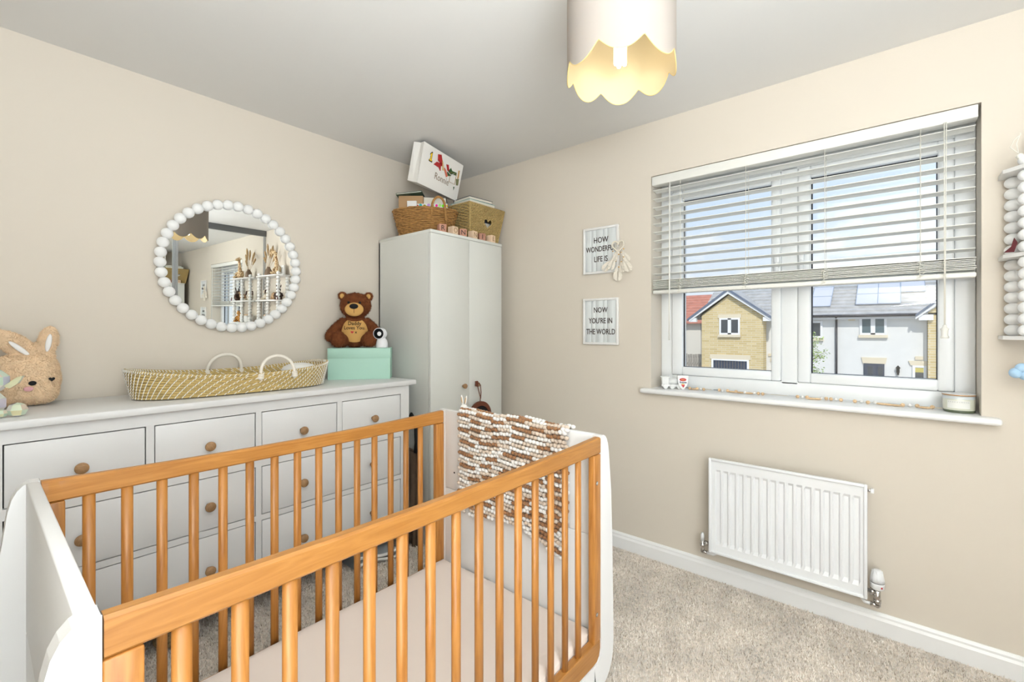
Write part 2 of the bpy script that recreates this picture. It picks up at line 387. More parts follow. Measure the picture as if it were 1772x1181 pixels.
for y in (ry0 + .09, ry1 - .09): MB().box((-.05, y - .015, rz0 + .05), (-.001, y + .015, rz1 - .06)).build('bracket', RADW, rd)
bv = MB().cyl((-.065, ry0 - .001, .602), (-.065, ry0 - .012, .602), .007, None, 10); bv.build('bleed_valve', CHROME, rd)
MB().rbox((-.074, ry0 - .022, .594), (-.056, ry0 - .010, .611), .002).build('bleed_cap', RADW, rd)
# lockshield valve and pipe (left)
v = thing('lockshield_valve', 'small chrome lockshield valve with white cap left of radiator', 'valve', (-.065, -1.85, .14))
m = MB().cyl((-.065, -1.85, .150), (-.065, -1.85, .205), .0085, None, 14).cyl((-.065, -1.85, .176), (-.065, -1.85, .190), .0125, None, 8)
m.cyl((-.065, -1.85, .196), (-.065, -1.888, .196), .0075, None, 12).cyl((-.065, -1.862, .196), (-.065, -1.876, .196), .0115, None, 6)
m.cyl((-.065, -1.85, .150), (-.065, -1.872, .150), .0085, None, 12).sph((-.065, -1.85, .150), .009, 12, 8); m.build('body', CHROME, v)
MB().lathe([(.0085, 0), (.0085, .028), (.0065, .033), (.005, .038), (0, .039)], 12, Matrix.Translation((-.065, -1.85, .205))).build('cap', RADW, v)
MB().tube([(-.065, -1.870, .150), (-.065, -1.9, .150), (-.02, -1.92, .150), (.002, -1.92, .150)], .0065, 8).build('pipe', TRIM, v)
v = thing('thermostat_valve', 'white thermostatic valve on chrome tail right of radiator', 'valve', (-.065, -2.53, .13))
m = MB().cyl((-.065, -2.53, .142), (-.065, -2.53, .212), .011, None, 14).cyl((-.065, -2.53, .160), (-.065, -2.53, .168), .015, None, 6)
m.cyl((-.065, -2.53, .196), (-.065, -2.499, .196), .009, None, 12).cyl((-.065, -2.522, .196), (-.065, -2.506, .196), .0135, None, 6)
m.cyl((-.065, -2.53, .145), (-.065, -2.508, .145), .010, None, 12).sph((-.065, -2.53, .145), .0115, 12, 8); m.build('body', CHROME, v)
TR = Matrix.Translation((-.065, -2.53, .210))
MB().lathe([(.016, 0), (.0225, .006), (.0235, .022), (.0238, .028)], 20, TR).build('collar', RADW, v)
MB().lathe([(.0232, .028), (.0232, .031)], 20, TR).build('groove', STEEL, v)
hd = MB().lathe([(.0238, .031), (.0225, .045), (.019, .066), (.015, .076), (.009, .079), (0, .079)], 20, TR)
for k in range(10):
    t = 2 * math.pi * k / 10; hd.tube([(-.065 + .0232 * math.cos(t), -2.53 + .0232 * math.sin(t), .246), (-.065 + .0165 * math.cos(t), -2.53 + .0165 * math.sin(t), .284)], .0018, 5)
hd.build('head', RADW, v)
RED = pm('red_badge', (0.55, 0.02, 0.03), 0.4)
MB().cyl((-.0845, -2.5445, .226), (-.0852, -2.545, .226), .0035, None, 12).build('badge', RED, v)
MB().tube([(-.065, -2.510, .145), (-.065, -2.49, .145), (-.02, -2.47, .148), (.002, -2.47, .148)], .0065, 8).build('pipe', TRIM, v)


# ================================================================== wardrobe in the corner
wx0, wx1, wyf, wyb, wz = -.706, -.085, -.533, -.018, 1.84
wd = thing('wardrobe', 'tall cream two-door wardrobe standing in the corner', 'wardrobe', ((wx0 + wx1) / 2, (wyf + wyb) / 2, 0))
m = MB().box((wx0, wyf + .021, .0), (wx0 + .018, wyb, wz - .018)).box((wx1 - .018, wyf + .021, 0), (wx1, wyb, wz - .018)).box((wx0, wyb - .01, 0), (wx1, wyb, wz - .02)).box((wx0 + .018, wyf + .03, .05), (wx1 - .018, wyb, .07))
m.build('carcass', WARD, wd)
MB().rbox((wx0 - .001, wyf, wz - .0185), (wx1 + .001, wyb, wz), .0015).build('top_panel', WARD, wd)
MB().box((wx0 + .001, wyf + .006, 0), (wx1 - .001, wyf + .022, .028)).build('plinth', WARD, wd)
MB().box((wx0 + .018, wyf + .022, .03), (wx1 - .018, wyf + .024, wz - .019)).build('shadow_gap', GAP, wd)
for a, b, kx in ((wx0 + .0015, -.3955, -.446), (-.3925, wx1 - .0015, -.334)):
    d = MB().rbox((a, wyf, .032), (b, wyf + .018, wz - .0205), .0015).build('door', WARD, wd)
    MB().lathe([(.009, 0), (.010, .008), (.0145, .013), (.0155, .019), (.0145, .024), (0, .0245)], 18, Matrix.Translation((kx, wyf, .907)) @ Matrix.Rotation(R(90), 4, 'X')).build('knob', KNOB, d)

# ================================================================== dresser
dx0, dx1, dyf, dyb = -2.375, -.815, -.475, -.022
dr = thing('dresser', 'wide white chest of drawers with round wooden knobs', 'dresser', ((dx0 + dx1) / 2, -.25, 0))
MB().rbox((-2.408, -.497, .944), (-.779, -.018, .971), .004).build('top', DRESS, dr)
fr = MB()
rows = [(.696, .898), (.449, .661), (.172, .426)]
# face frame
fr.box((dx0, dyf, .0), (-2.352, dyf + .02, .944)); fr.box((-.870, dyf, .0), (dx1, dyf + .02, .944))
fr.box((-2.352, dyf, .898), (-.870, dyf + .02, .944)); fr.box((-2.352, dyf, .661), (-.870, dyf + .02, .696)); fr.box((-2.352, dyf, .426), (-.870, dyf + .02, .449)); fr.box((-2.352, dyf, .118), (-.870, dyf + .02, .172))
for a, b in ((-1.999, -1.975), (-1.248, -1.223)): fr.box((a, dyf, .696), (b, dyf + .02, .898))
for z0, z1 in rows: fr.box((-1.623, dyf, z0), (-1.600, dyf + .02, z1))
fr.build('face_frame', DRESS, dr)
b = MB().box((dx0, dyf + .02, .11), (dx0 + .018, dyb, .944)).box((dx1 - .018, dyf + .02, .11), (dx1, dyb, .944)).box((dx0, dyb - .01, .12), (dx1, dyb, .944)).box((dx0, dyf + .02, .118), (dx1, dyb, .13))
b.build('carcass', DRESS, dr)
MB().box((dx0 + .02, dyf + .022, .135), (dx1 - .02, dyf + .028, .94)).build('shadow_gap', GAP, dr)
for x0, x1 in ((dx0, dx0 + .045), (dx1 - .055, dx1)):
    for y0, y1 in ((dyf, dyf + .045), (dyb - .045, dyb)): MB().box((x0, y0, 0), (x1, y1, .13)).build('leg', DRESS, dr)
kn = MB().lathe([(.010, 0), (.0095, .010), (.0145, .016), (.0185, .021), (.019, .026), (.0175, .030), (0, .031)], 24, Matrix.Rotation(R(90), 4, 'X')); knme = kn.mesh('knob', KNOB)
def drawer(x0, x1, z0, z1, knobs):
    d = MB().rbox((x0 + .0034, dyf + .001, z0 + .003), (x1 - .0034, dyf + .021, z1 - .004), .0018).build('drawer', DRESS, dr)
    for kx in knobs:
        loc = wmat(d).inverted() @ Vector((kx, dyf + .001, (z0 + z1) / 2 - .008)); piece('knob', knme, d, loc, (0, random.uniform(0, 6), 0))
for x0, x1, k in ((-2.352, -1.999, -2.175), (-1.975, -1.623, -1.799), (-1.600, -1.248, -1.423), (-1.223, -.870, -1.047)): drawer(x0, x1, *rows[0], (k,))
for z in rows[1:]:
    drawer(-2.352, -1.623, *z, (-2.175, -1.799)); drawer(-1.600, -.870, *z, (-1.423, -1.055))

# ================================================================== cot
cr_ = thing('baby_cot', 'oak-railed cot with white ends standing in front of the dresser', 'cot', (-1.69, -1.455, 0))
CXL, CXR, CYF, CYB = -2.312, -1.076, -1.842, -1.045
prof = [(.0, .905), (.016, .905), (.026, .900), (.036, .889), (.044, .872), (.050, .846), (.058, .78), (.067, .705), (.074, .56), (.079, .404), (.083, .25), (.083, .19), (.079, .150), (.070, .123), (.056, .102), (.035, .085), (.010, .074), (-.03, .066)]
def uframe(y0, y1):
    outR = [(CXR + o, z) for o, z in prof]; outL = [(CXL - o, z) for o, z in prof]
    inn = [(CXR - .045, .165), (CXR - .022, .168), (CXR - .008, .178), (CXR - .001, .20)]
    innL = [(CXL + (CXR - x), z) for x, z in inn]
    m = MB()
    def half(out, inner, sgn):
        # strips between the outer and inner outlines
        a = out; zi = []
        inner_line = [(inner[-1][0], z) for z in [q[1] for q in out if q[1] > .2]] + list(reversed(inner))
        bb = []
        for k, (x, z) in enumerate(out):
            if z > .2: bb.append((inner[-1][0], z))
            else:
                t = (k - sum(1 for q in out if q[1] > .2)) / max(1, (len(out) - 1 - sum(1 for q in out if q[1] > .2)))
                idx = t * (len(inner) - 1); i0 = int(idx); f = idx - i0; rv = list(reversed(inner)); i1 = min(i0 + 1, len(rv) - 1)
                bb.append((rv[i0][0] * (1 - f) + rv[i1][0] * f, rv[i0][1] * (1 - f) + rv[i1][1] * f))
        n = len(out); vs = [(x, y0, z) for x, z in out] + [(x, y0, z) for x, z in bb] + [(x, y1, z) for x, z in out] + [(x, y1, z) for x, z in bb]
        fs = []
        for k in range(n - 1):
            fs += [(k, k+1, n+k+1, n+k), (2*n+k, 3*n+k, 3*n+k+1, 2*n+k+1), (k, 2*n+k, 2*n+k+1, k+1), (n+k, n+k+1, 3*n+k+1, 3*n+k)]
        m.add(vs, fs, False)
    half(outR, inn, 1); half(outL, innL, -1)
    m.box((CXL + .044, y0, .066), (CXR - .044, y1, .166))
    return m
for y0, y1 in ((CYF - .003, CYF + .030), (CYB - .030, CYB + .003)):
    o = uframe(y0, y1).build('side_shell', CRIBW, cr_)
    bv = o.modifiers.new('soft_edges', 'BEVEL'); bv.width = .004; bv.segments = 2; bv.limit_method = 'ANGLE'; bv.angle_limit = R(50)
for s, xi in ((1, CXR), (-1, CXL)):
    e_ = MB()
    xo = xi + s * .022
    # end panel in two boards with a fine joint, slightly dished top
    m = MB(); m.rbox((xi, CYF + .029, .566), (xo, CYB - .029, .905), .003); m.build('end_board', CRIBW, cr_)
    m = MB(); m.rbox((xi, CYF + .029, .10), (xo, CYB - .029, .5645), .003); m.build('end_board', CRIBW, cr_)
def rail(yf, yb, s):
    def top(u): return .9 - .0125 * (1 - (2 * u - 1) ** 2)
    N = 24; L = CXR - CXL - .006; x0 = CXL + .003; vs = []; fs = []; c = .0045
    sec = lambda z: [(yf + s * 0, .846 + c), (yf + s * c, .846), (yb - s * c, .846), (yb, .846 + c), (yb, z - c), (yb - s * c, z), (yf + s * c, z), (yf, z - c)]
    for k in range(N + 1):
        for (y, z) in sec(top(k / N)): vs.append((x0 + L * k / N, y, z))
    for k in range(N):
        for i in range(8): fs.append((k*8+i, k*8+(i+1) % 8, (k+1)*8+(i+1) % 8, (k+1)*8+i))
    fs += [tuple(range(8))[::-1], tuple(range(N*8, N*8+8))]
    return MB().add(vs, fs, False)
rail(CYF - .001, CYF + .024, 1).build('top_rail', OAKX, cr_); rail(CYB + .001, CYB - .024, -1).build('top_rail', OAKX, cr_)
barm = MB()
sec = [(.0125 * math.cos(t) * 1.0, .0085 * math.sin(t)) for t in [2 * math.pi * i / 12 for i in range(12)]]
barm.prism([(x, y, 0) for x, y in sec], (0, 0, .63), smooth=True); barme = barm.mesh('bar', OAKZ)
for yy in (CYF + .012, CYB - .012):
    for i in range(15): piece('bar', barme, cr_, (-1.197 - .0735 * i + 1.69, yy + 1.455, .225))
    for xp in (CXR - .022, CXL + .022):
        MB().rbox((xp - .021, yy - .013, .235), (xp + .021, yy + .010, .8455), .003).build('post', OAKZ, cr_)
    # lower rail with rounded ends
    b = MB(); yl0, yl1 = yy - .0125, yy + .0125
    out = [(CXR - .002, .236), (CXR - .002, .205), (CXR - .010, .183), (CXR - .024, .171), (CXR - .045, .168)]
    outl = [(CXL + (CXR - x), z) for x, z in reversed(out)]
    b.prism([(x, yl0, z) for x, z in out + outl], (0, yl1 - yl0, 0)); lo = b.build('bottom_rail', OAKX, cr_)
    bvm = lo.modifiers.new('soft_edges', 'BEVEL'); bvm.width = .003; bvm.segments = 2; bvm.limit_method = 'ANGLE'; bvm.angle_limit = R(50)
# bolts seen in the oak posts
for yy, s in ((CYF - .001, -1), (CYB - .023, -1)):
    for z in (.754, .326):
        bo = MB().cyl((CXR - .026, yy + .001, z), (CXR - .026, yy - .0006, z), .0068, None, 16).build('bolt', STEEL, cr_)
        MB().cyl((CXR - .026, yy - .0003, z), (CXR - .026, yy - .0012, z), .0048, None, 12).build('bolt_head', CHROME, bo)
for y, z in ((-1.135, .40), (-1.135, .64), (-1.755, .42), (-1.755, .36)):
    MB().cyl((CXR - .0004, y, z), (CXR + .001, y, z), .004, None, 12).build('bolt_hole', GAP, cr_)
MB().box((CXL + .01, CYF + .035, .10), (CXR - .01, CYB - .035, .13)).build('slat_base', OAKX, cr_)

# mattress
SHEET = pm('fitted_sheet', (0.80, 0.70, 0.625), 0.9, bump=0.05, bscale=500, sheen=0.2)
mt = MB()
def mat_top(u, v):
    x = CXL + .008 + (CXR - CXL - .016) * u; y = CYF + .028 + (CYB - CYF - .056) * v
    ex = min(u, 1 - u) * 1.2; ey = min(v, 1 - v) * .75; d = min(ex, ey)
    z = .264 - .012 * max(0, 1 - d / .02) ** 2 + .0025 * math.sin(9 * u + 3 * v) * math.sin(7 * v)
    return (x, y, z)
mt.grid(mat_top, 40, 30)
x0, x1, y0, y1 = CXL + .008, CXR - .008, CYF + .028, CYB - .028
def side(u, v):
    per = [(x0, y0), (x1, y0), (x1, y1), (x0, y1)]
    t = (u * 4) % 4; i = int(t) % 4; f = t - int(t); a, b = per[i], per[(i+1) % 4]
    wob = .0015 * math.sin(60 * u) * (1 - v)
    return (a[0] + (b[0] - a[0]) * f, a[1] + (b[1] - a[1]) * f + wob * 0, .131 + (.252 - .131) * v)
mt.grid(side, 80, 4, closed_u=True)
single(mt, 'mattress', SHEET, 'cot mattress in a plain blush fitted sheet', 'mattress', base=(-1.694, -1.443, .131))

# ------------------------------------------------------------------ blanket over the far end of the cot
def blanket():
    th = thing('chunky_blanket', 'chunky knitted blanket in white, beige and brown over the cot end', 'blanket', (CXR, -1.45, .905))
    cols = {'white': MB(), 'beige': MB(), 'brown': MB()}
    YA, YB = -1.178, -1.722; ncol = 17; rowh = .0155
    # path down the inner face: starts on the outer side, over the top edge, then down
    lump = None
    def pathpt(s):
        # s = distance along the cloth; 0 at the hem on the outer side
        o = .10
        if s < o: return (CXR + .036, .805 + s, (1, 0))
        s2 = s - o; arc = .055
        if s2 < arc:
            a = math.pi * s2 / arc; return (CXR + .011 + .025 * math.cos(a), .905 + .012 * math.sin(a), (math.cos(a), math.sin(a)))
        return (CXR - .0145, .905 - (s2 - arc), (-1, 0))
    random.seed(11)
    rowsN = 40; above = {}
    for r in range(rowsN):
        s = .01 + r * rowh
        run = 0; cur = None
        for c in range(ncol):
            y = YA + (YB - YA) * (c + .5 + (.25 if r % 2 else -.25) * .6) / ncol
            # hem: the far corner hangs lowest, middle is lifted
            tt = (c + .5) / ncol
            end = .155 + .415 + .020 * math.sin(tt * 9) - .022 * (1 - tt) + (-.03 if .05 < tt < .12 else 0) + (.012 if tt > .86 else 0)
            if s > end: continue
            if run <= 0:
                k = (r * 7 + c * 3 + random.randint(0, 3)) % 10
                new = 'white' if k < 4 else ('beige' if k < 7 else 'brown')
                if new == cur or (new == above.get(c) and new != 'white') or new == above.get(c + 1):
                    opts = [q for q in ('white', 'white', 'beige', 'brown') if q != cur and q != above.get(c)]; new = random.choice(opts)
                cur = new; run = random.choice((2, 2, 2, 3))
            run -= 1; above[c] = cur
            x, z, nrm = pathpt(s)
            hang = max(0, s - .3)
            y2 = y + .018 * hang * math.sin(c * .9) + .02 * hang * (tt - .5)
            z2 = z + .005 * math.sin(c * .7 + r * .15) - .02 * max(0, tt - .75) * min(1, hang * 6) * 2 + .002 * random.uniform(-1, 1)
            x2 = x + nrm[0] * (.003 * math.sin(c * 1.1 + r * .25) + .010 * max(0, hang - .15))
            rr = .0078 * random.uniform(.92, 1.08)
            rot = Euler((random.uniform(-.2, .2) + .12, random.uniform(-.1, .1), 0)).to_matrix()
            m = cols[cur]
            m.sph((x2, y2 + .0075, z2), (rr * 1.1, .0105, rr), 8, 6, rot=rot); m.sph((x2, y2 - .0085, z2 - .0012), (rr * 1.1, .0105, rr * .98), 8, 6, rot=rot)
    CW = {'white': (0.84, 0.82, 0.79), 'beige': (0.66, 0.55, 0.45), 'brown': (0.33, 0.165, 0.075)}
    for k, m in cols.items():
        ma = pm('chenille_' + k, CW[k], 0.95, spec=0.1, bump=0.5, bscale=700, var=.12, vscale=90, sheen=.3); m.build(k + '_yarn', ma, th, fix=False, kind='stuff')
    back = MB().grid(lambda u, v: (lambda p: (p[0] - p[2][0] * .004, YA - .018 + (YB - YA + .040) * u, p[1] - p[2][1] * .004))(pathpt(.012 + .515 * v)), 10, 40)
    back.build('backing', pm('blanket_core', (0.30, 0.22, 0.16), 1.0), th)
blanket()

# tiny rabbit toy on the cot end, ears showing behind the blanket
rb = thing('rabbit_figure', 'tiny white rabbit toy with tan inner ears behind the blanket edge', 'toy', (-1.045, -1.163, .862))
WOOL = pm('white_wool', (0.82, 0.80, 0.76), 0.95, bump=.4, bscale=600); TANF = pm('tan_felt', (0.50, 0.34, 0.18), 0.95)
m = MB().sph((0, 0, .055), (.016, .018, .017), 14, 10).sph((0, 0, .024), (.018, .02, .024), 14, 10)
for s in (-1, 1): m.sph((0, s * .0115, .089), (.004, .0058, .022), 10, 8, rot=Euler((s * -.22, 0, 0)).to_matrix())
m.build('body', WOOL, rb, local=True)
for s in (-1, 1): MB().sph((-.003, s * .0115, .089), (.003, .0032, .015), 8, 6, rot=Euler((s * -.22, 0, 0)).to_matrix()).build('inner_ear', TANF, rb, local=True)

# ================================================================== round beaded mirror
MT = Matrix.Translation((-1.5534, -.020, 1.5733)) @ Matrix.Rotation(R(0.9), 4, 'X')
mr_ = thing('round_mirror', 'round wall mirror framed with white wooden balls above the dresser', 'mirror', (-1.5534, -.024, 1.5733), rot=(R(0.9), 0, 0))
MRR = .3086
MB().cyl((0, .012, 0), (0, .0055, 0), MRR + .006, None, 96).build('backing', WHITE, mr_, local=True)
MB().cyl((0, .0052, 0), (0, .0030, 0), MRR - .004, None, 96).build('mirror_glass', MIRROR, mr_, local=True)
bead = MB().sph((0, 0, 0), (.0245, .021, .0245), 20, 14).mesh('bead', PLASTER_W)
for i in range(42):
    t = 2 * math.pi * (i + .3) / 42; piece('bead', bead, mr_, (MRR * math.sin(t), -.004, MRR * math.cos(t)), (0, t, 0))

# ================================================================== mirrored sliding wardrobe behind the camera
sw = thing('sliding_wardrobe', 'mirrored sliding wardrobe doors seen reflected in the round mirror', 'wardrobe', (-1.42, -3.63, 0))
MB().box((XD + .002, -3.658, 2.33), (-.002, -3.585, 2.398)).build('top_track', STEEL, sw)
MB().box((XD + .002, -3.658, .001), (-.002, -3.59, .03)).build('bottom_track', ALU, sw)
for k in range(3):
    a = -.004 - .945 * k; b = max(a - .945, XD + .004); yf = -3.60 - (.02 if k % 2 else 0)
    dd = MB().box((a - .02, yf - .012, .03), (b + .02, yf - .006, 2.33)).build('mirror_door', MIRROR, sw)
    MB().box((a, yf - .015, .03), (a - .024, yf, 2.33)).box((b, yf - .015, .03), (b + .024, yf, 2.33)).build('stile', ALU, dd)

# ------------------------------------------------------------------ text and fur helpers
def text(s, size, pos, xd, yd, mat, parent, name='lettering', align='CENTER', extrude=.0006, bold=0.0, sx=1.0, shear=0.0):
    c = bpy.data.curves.new('t', 'FONT'); c.body = s; c.size = size; c.align_x = align; c.align_y = 'CENTER'; c.extrude = extrude; c.offset = bold; c.resolution_u = 3; c.shear = shear
    o = bpy.data.objects.new('t', c); COL.objects.link(o); bpy.context.view_layer.update()
    me = bpy.data.meshes.new_from_object(o.evaluated_get(bpy.context.evaluated_depsgraph_get())); bpy.data.objects.remove(o); bpy.data.curves.remove(c)
    xd = Vector(xd).normalized(); yd = Vector(yd).normalized(); zd = xd.cross(yd).normalized()
    M = Matrix((( xd.x*sx, yd.x, zd.x, pos[0]), (xd.y*sx, yd.y, zd.y, pos[1]), (xd.z*sx, yd.z, zd.z, pos[2]), (0, 0, 0, 1)))
    me.transform(wmat(parent).inverted() @ M); me.materials.clear(); me.materials.append(mat); me.name = name
    return link(bpy.data.objects.new(name, me), parent)
def remeshed(mb, voxel, smooth=4):
    o = bpy.data.objects.new('r', mb.mesh('r', None)); COL.objects.link(o)
    r = o.modifiers.new('r', 'REMESH'); r.mode = 'VOXEL'; r.voxel_size = voxel; r.use_smooth_shade = True
    s = o.modifiers.new('s', 'SMOOTH'); s.iterations = smooth; s.factor = .5
    bpy.context.view_layer.update()
    me = bpy.data.meshes.new_from_object(o.evaluated_get(bpy.context.evaluated_depsgraph_get())); bpy.data.objects.remove(o); return me
def fur(me, n, length, width, mat, parent, down=(0, 0, -.5), name='fur', test=None):
    me.calc_loop_triangles(); T = np.array([t.vertices[:] for t in me.loop_triangles]); V = np.array([v.co[:] for v in me.vertices]); N = np.array([v.normal[:] for v in me.vertices])
    a, b, c = V[T[:, 0]], V[T[:, 1]], V[T[:, 2]]; ar = np.linalg.norm(np.cross(b - a, c - a), axis=1); idx = rng.choice(len(T), n, p=ar / ar.sum())
    u = rng.random(n); v = rng.random(n); f = u + v > 1; u[f] = 1 - u[f]; v[f] = 1 - v[f]
    P = a[idx] + (b - a)[idx] * u[:, None] + (c - a)[idx] * v[:, None]; NN = N[T[idx, 0]]
    if test is not None:
        k = np.array([test(p) for p in P]); P = P[k]; NN = NN[k]; n = len(P)
    D = NN + rng.normal(0, .35, (n, 3)) + np.array(down); D /= np.linalg.norm(D, axis=1)[:, None]
    S = np.cross(D, rng.normal(0, 1, (n, 3))); S /= np.linalg.norm(S, axis=1)[:, None] + 1e-9
    L = rng.uniform(.6, 1.2, n)[:, None] * length
    Q = np.empty((n, 3, 3)); Q[:, 0] = P - S * width - NN * .001; Q[:, 1] = P + S * width - NN * .001; Q[:, 2] = P + D * L
    m2 = bpy.data.meshes.new(name); m2.from_pydata(Q.reshape(-1, 3).tolist(), [], np.arange(3 * n).reshape(n, 3).tolist()); m2.materials.append(mat)
    o = bpy.data.objects.new(name, m2); link(o, parent); return tag(o, kind='stuff')
def heart(n=40):
    pts = []
    for i in range(n):
        t = 2 * math.pi * i / n; pts.append((16 * math.sin(t) ** 3 / 16, (13 * math.cos(t) - 5 * math.cos(2*t) - 2 * math.cos(3*t) - math.cos(4*t)) / 16))
    return pts

# ================================================================== pendant lamp
LX, LY = -1.25, -2.0
lp = thing('pendant_lamp', 'drum pendant lamp with scalloped lower edge hanging from the ceiling', 'lamp', (LX, LY, 2.4))
SHADE = bpy.data.materials.new('shade_linen'); SHADE.use_nodes = True; t_ = SHADE.node_tree; pb = t_.nodes['Principled BSDF']
pb.inputs['Base Color'].default_value = (0.43, 0.42, 0.405, 1); pb.inputs['Roughness'].default_value = .9
tl = t_.nodes.new('ShaderNodeBsdfTranslucent'); tl.inputs[0].default_value = (0.80, 0.62, 0.36, 1); mi = t_.nodes.new('ShaderNodeMixShader'); mi.inputs[0].default_value = .36
wv = t_.nodes.new('ShaderNodeTexNoise'); wv.inputs['Scale'].default_value = 400; bpn = t_.nodes.new('ShaderNodeBump'); bpn.inputs['Strength'].default_value = .15; bpn.inputs['Distance'].default_value = .001
t_.links.new(wv.outputs[0], bpn.inputs['Height']); t_.links.new(bpn.outputs[0], pb.inputs['Normal'])
t_.links.new(pb.outputs[0], mi.inputs[1]); t_.links.new(tl.outputs[0], mi.inputs[2]); t_.links.new(mi.outputs[0], t_.nodes['Material Output'].inputs[0])
def shade_mesh(r, off=0.0):
    m = MB(); N = 160
    def f(u, v):
        t = 2 * math.pi * u + .10
        zb = 1.952 + .036 * (1 - abs(math.sin(4 * (t - .09)))) ** 1.15 + off
        return (LX + r * math.cos(t), LY + r * math.sin(t), zb + (2.225 - zb) * v)
    m.grid(f, N, 6, closed_u=True); return m
o = shade_mesh(.147).build('shade', SHADE, lp, fix=False)
LINING = pm('shade_lining', (0.60, 0.50, 0.31), .8); shade_mesh(.1455).build('shade_lining', LINING, lp, fix=False)
edge = []
for i in range(160):
    t = 2 * math.pi * i / 160 + .10; edge.append((LX + .1463 * math.cos(t), LY + .1463 * math.sin(t), 1.952 + .036 * (1 - abs(math.sin(4 * (t - .09)))) ** 1.15))
MB().tube(edge, .0013, 6, closed=True).build('edge_piping', pm('gold_piping', (0.72, 0.55, 0.22), .6), lp)
ringm = MB().tube([(LX + .146 * math.cos(2*math.pi*i/60), LY + .146 * math.sin(2*math.pi*i/60), 2.222) for i in range(60)], .002, 6, closed=True)
for k in range(3):
    t = 2 * math.pi * k / 3; ringm.tube([(LX + .146 * math.cos(t), LY + .146 * math.sin(t), 2.222), (LX + .02 * math.cos(t), LY + .02 * math.sin(t), 2.15)], .0015, 6)
ringm.build('shade_ring', WHITE, lp)
MB().cyl((LX, LY, 2.385), (LX, LY, 2.16), .003, None, 8).build('cord', WHITE, lp)
MB().lathe([(.048, .0), (.05, -.004), (.046, -.018), (.01, -.024), (0, -.024)], 24, Matrix.Translation((LX, LY, 2.4))).build('ceiling_rose', WHITE, lp)
MB().cyl((LX, LY, 2.16), (LX, LY, 2.10), .02, .018, 16).build('lamp_holder', WHITE, lp)
BULB = pm('bulb_glow', (1, 1, 1), .4, emit=(1.0, .93, .80), estr=9.0)
bm_ = MB()
for sx, sy in ((-.0085, -.0085), (.0085, -.0085), (.0085, .0085), (-.0085, .0085)):
    bm_.cyl((LX + sx, LY + sy, 2.10), (LX + sx, LY + sy, 1.995), .0062, None, 10).sph((LX + sx, LY + sy, 1.995), .0062, 10, 8)
bm_.build('bulb', BULB, lp)
d = bpy.data.lights.new('bulb_light', 'POINT'); d.energy = 0.14; d.color = (1.0, .84, .58); d.shadow_soft_size = .03
lo = bpy.data.objects.new('bulb_light', d); link(lo, lp); lo.location = (0, 0, 2.03 - 2.4)

# ================================================================== framed signs and dreamcatcher
PLANK = pm('sign_white_plank', (0.72, 0.75, 0.75), .6, var=.05, vscale=30, stretch=(1, 1, .1))
def sign(label, y0, y1, z0, z1, lines, tilt=0):
    th = thing('framed_sign', label, 'picture', (-.012, (y0 + y1) / 2, z0), group=None)
    fw = .013
    m = MB(); ringy(m, y0, y1, z0, z1, fw, fw, fw, fw, -.018, -.001, .002); m.build('frame', WHITE, th)
    MB().box((-.004, y0 + .004, z0 + .004), (-.001, y1 - .004, z1 - .004)).build('backing', STEEL, th)
    W = (y1 - y0 - 2 * fw); ws = [.20, .14, .24, .13, .29]; acc = 0
    for w in ws:
        MB().rbox((-.009, y1 - fw - acc * W - .0007, z0 + fw), (-.004, y1 - fw - (acc + w) * W + .0007, z1 - fw), .0006, 1).build('plank', PLANK, th); acc += w
    nub = MB().box((-.0016, -.002, -.0022), (.0016, .002, .0022)).mesh('beading', WHITE)
    n = 26
    for k in range(n):
        z = z0 + .008 + (z1 - z0 - .016) * k / (n - 1)
        for y in (y0 + .005, y1 - .005): piece('beading', nub, th, wmat(th).inverted() @ Vector((-.0185, y, z)))
    for k in range(22):
        y = y0 + .008 + (y1 - y0 - .016) * k / 21
        for z in (z0 + .005, z1 - .005): piece('beading', nub, th, wmat(th).inverted() @ Vector((-.0185, y, z)))
    for s, z, sz, sx in lines: text(s, sz, (-.0097, (y0 + y1) / 2, z), (0, -1, 0), (0, 0, 1), INK, th, bold=.0004, sx=sx)
    return th
sign('upper white plank sign reading HOW WONDERFUL LIFE IS', -1.366, -1.133, 1.590, 1.866, (('HOW', 1.788, .047, .80), ('WONDERFUL', 1.735, .045, .72), ('LIFE IS', 1.675, .046, .74)))
sign("lower white plank sign reading NOW YOU'RE IN THE WORLD", -1.364, -1.131, 1.168, 1.443, (('NOW', 1.372, .044, .80), ("YOU'RE IN", 1.308, .045, .74), ('THE WORLD', 1.243, .046, .72)))
dc = thing('dreamcatcher', 'cream heart dreamcatcher with feathers hanging beside the upper sign', 'dreamcatcher', (-.035, -1.374, 1.735))
CRM = pm('cream_thread', (0.82, 0.76, 0.64), .9, bump=.4, bscale=900); FEA = pm('cream_feather', (0.80, 0.74, 0.64), .9); AMB = pm('amber_bead', (0.62, 0.36, 0.08), .35)
hp = heart(48)
hm = MB().tube([(0, -x * .037, y * .037) for x, y in hp], .0042, 8, closed=True)
hm.tube([(0, .0, .018), (0, .001, .05), (.006, .0, .10), (.033, .001, .14)], .0008, 5); hm.build('heart_hoop', CRM, dc, local=True)
web = MB()
for sc in (.030, .0235, .0165, .009): web.tube([(0, -x * sc, y * sc) for x, y in hp], .0008, 5, closed=True)
for i in range(0, 48, 2): web.tube([(0, -hp[i][0] * .036, hp[i][1] * .036), (0, -hp[i][0] * .009, hp[i][1] * .009)], .0006, 4)
web.build('web', CRM, dc, local=True)
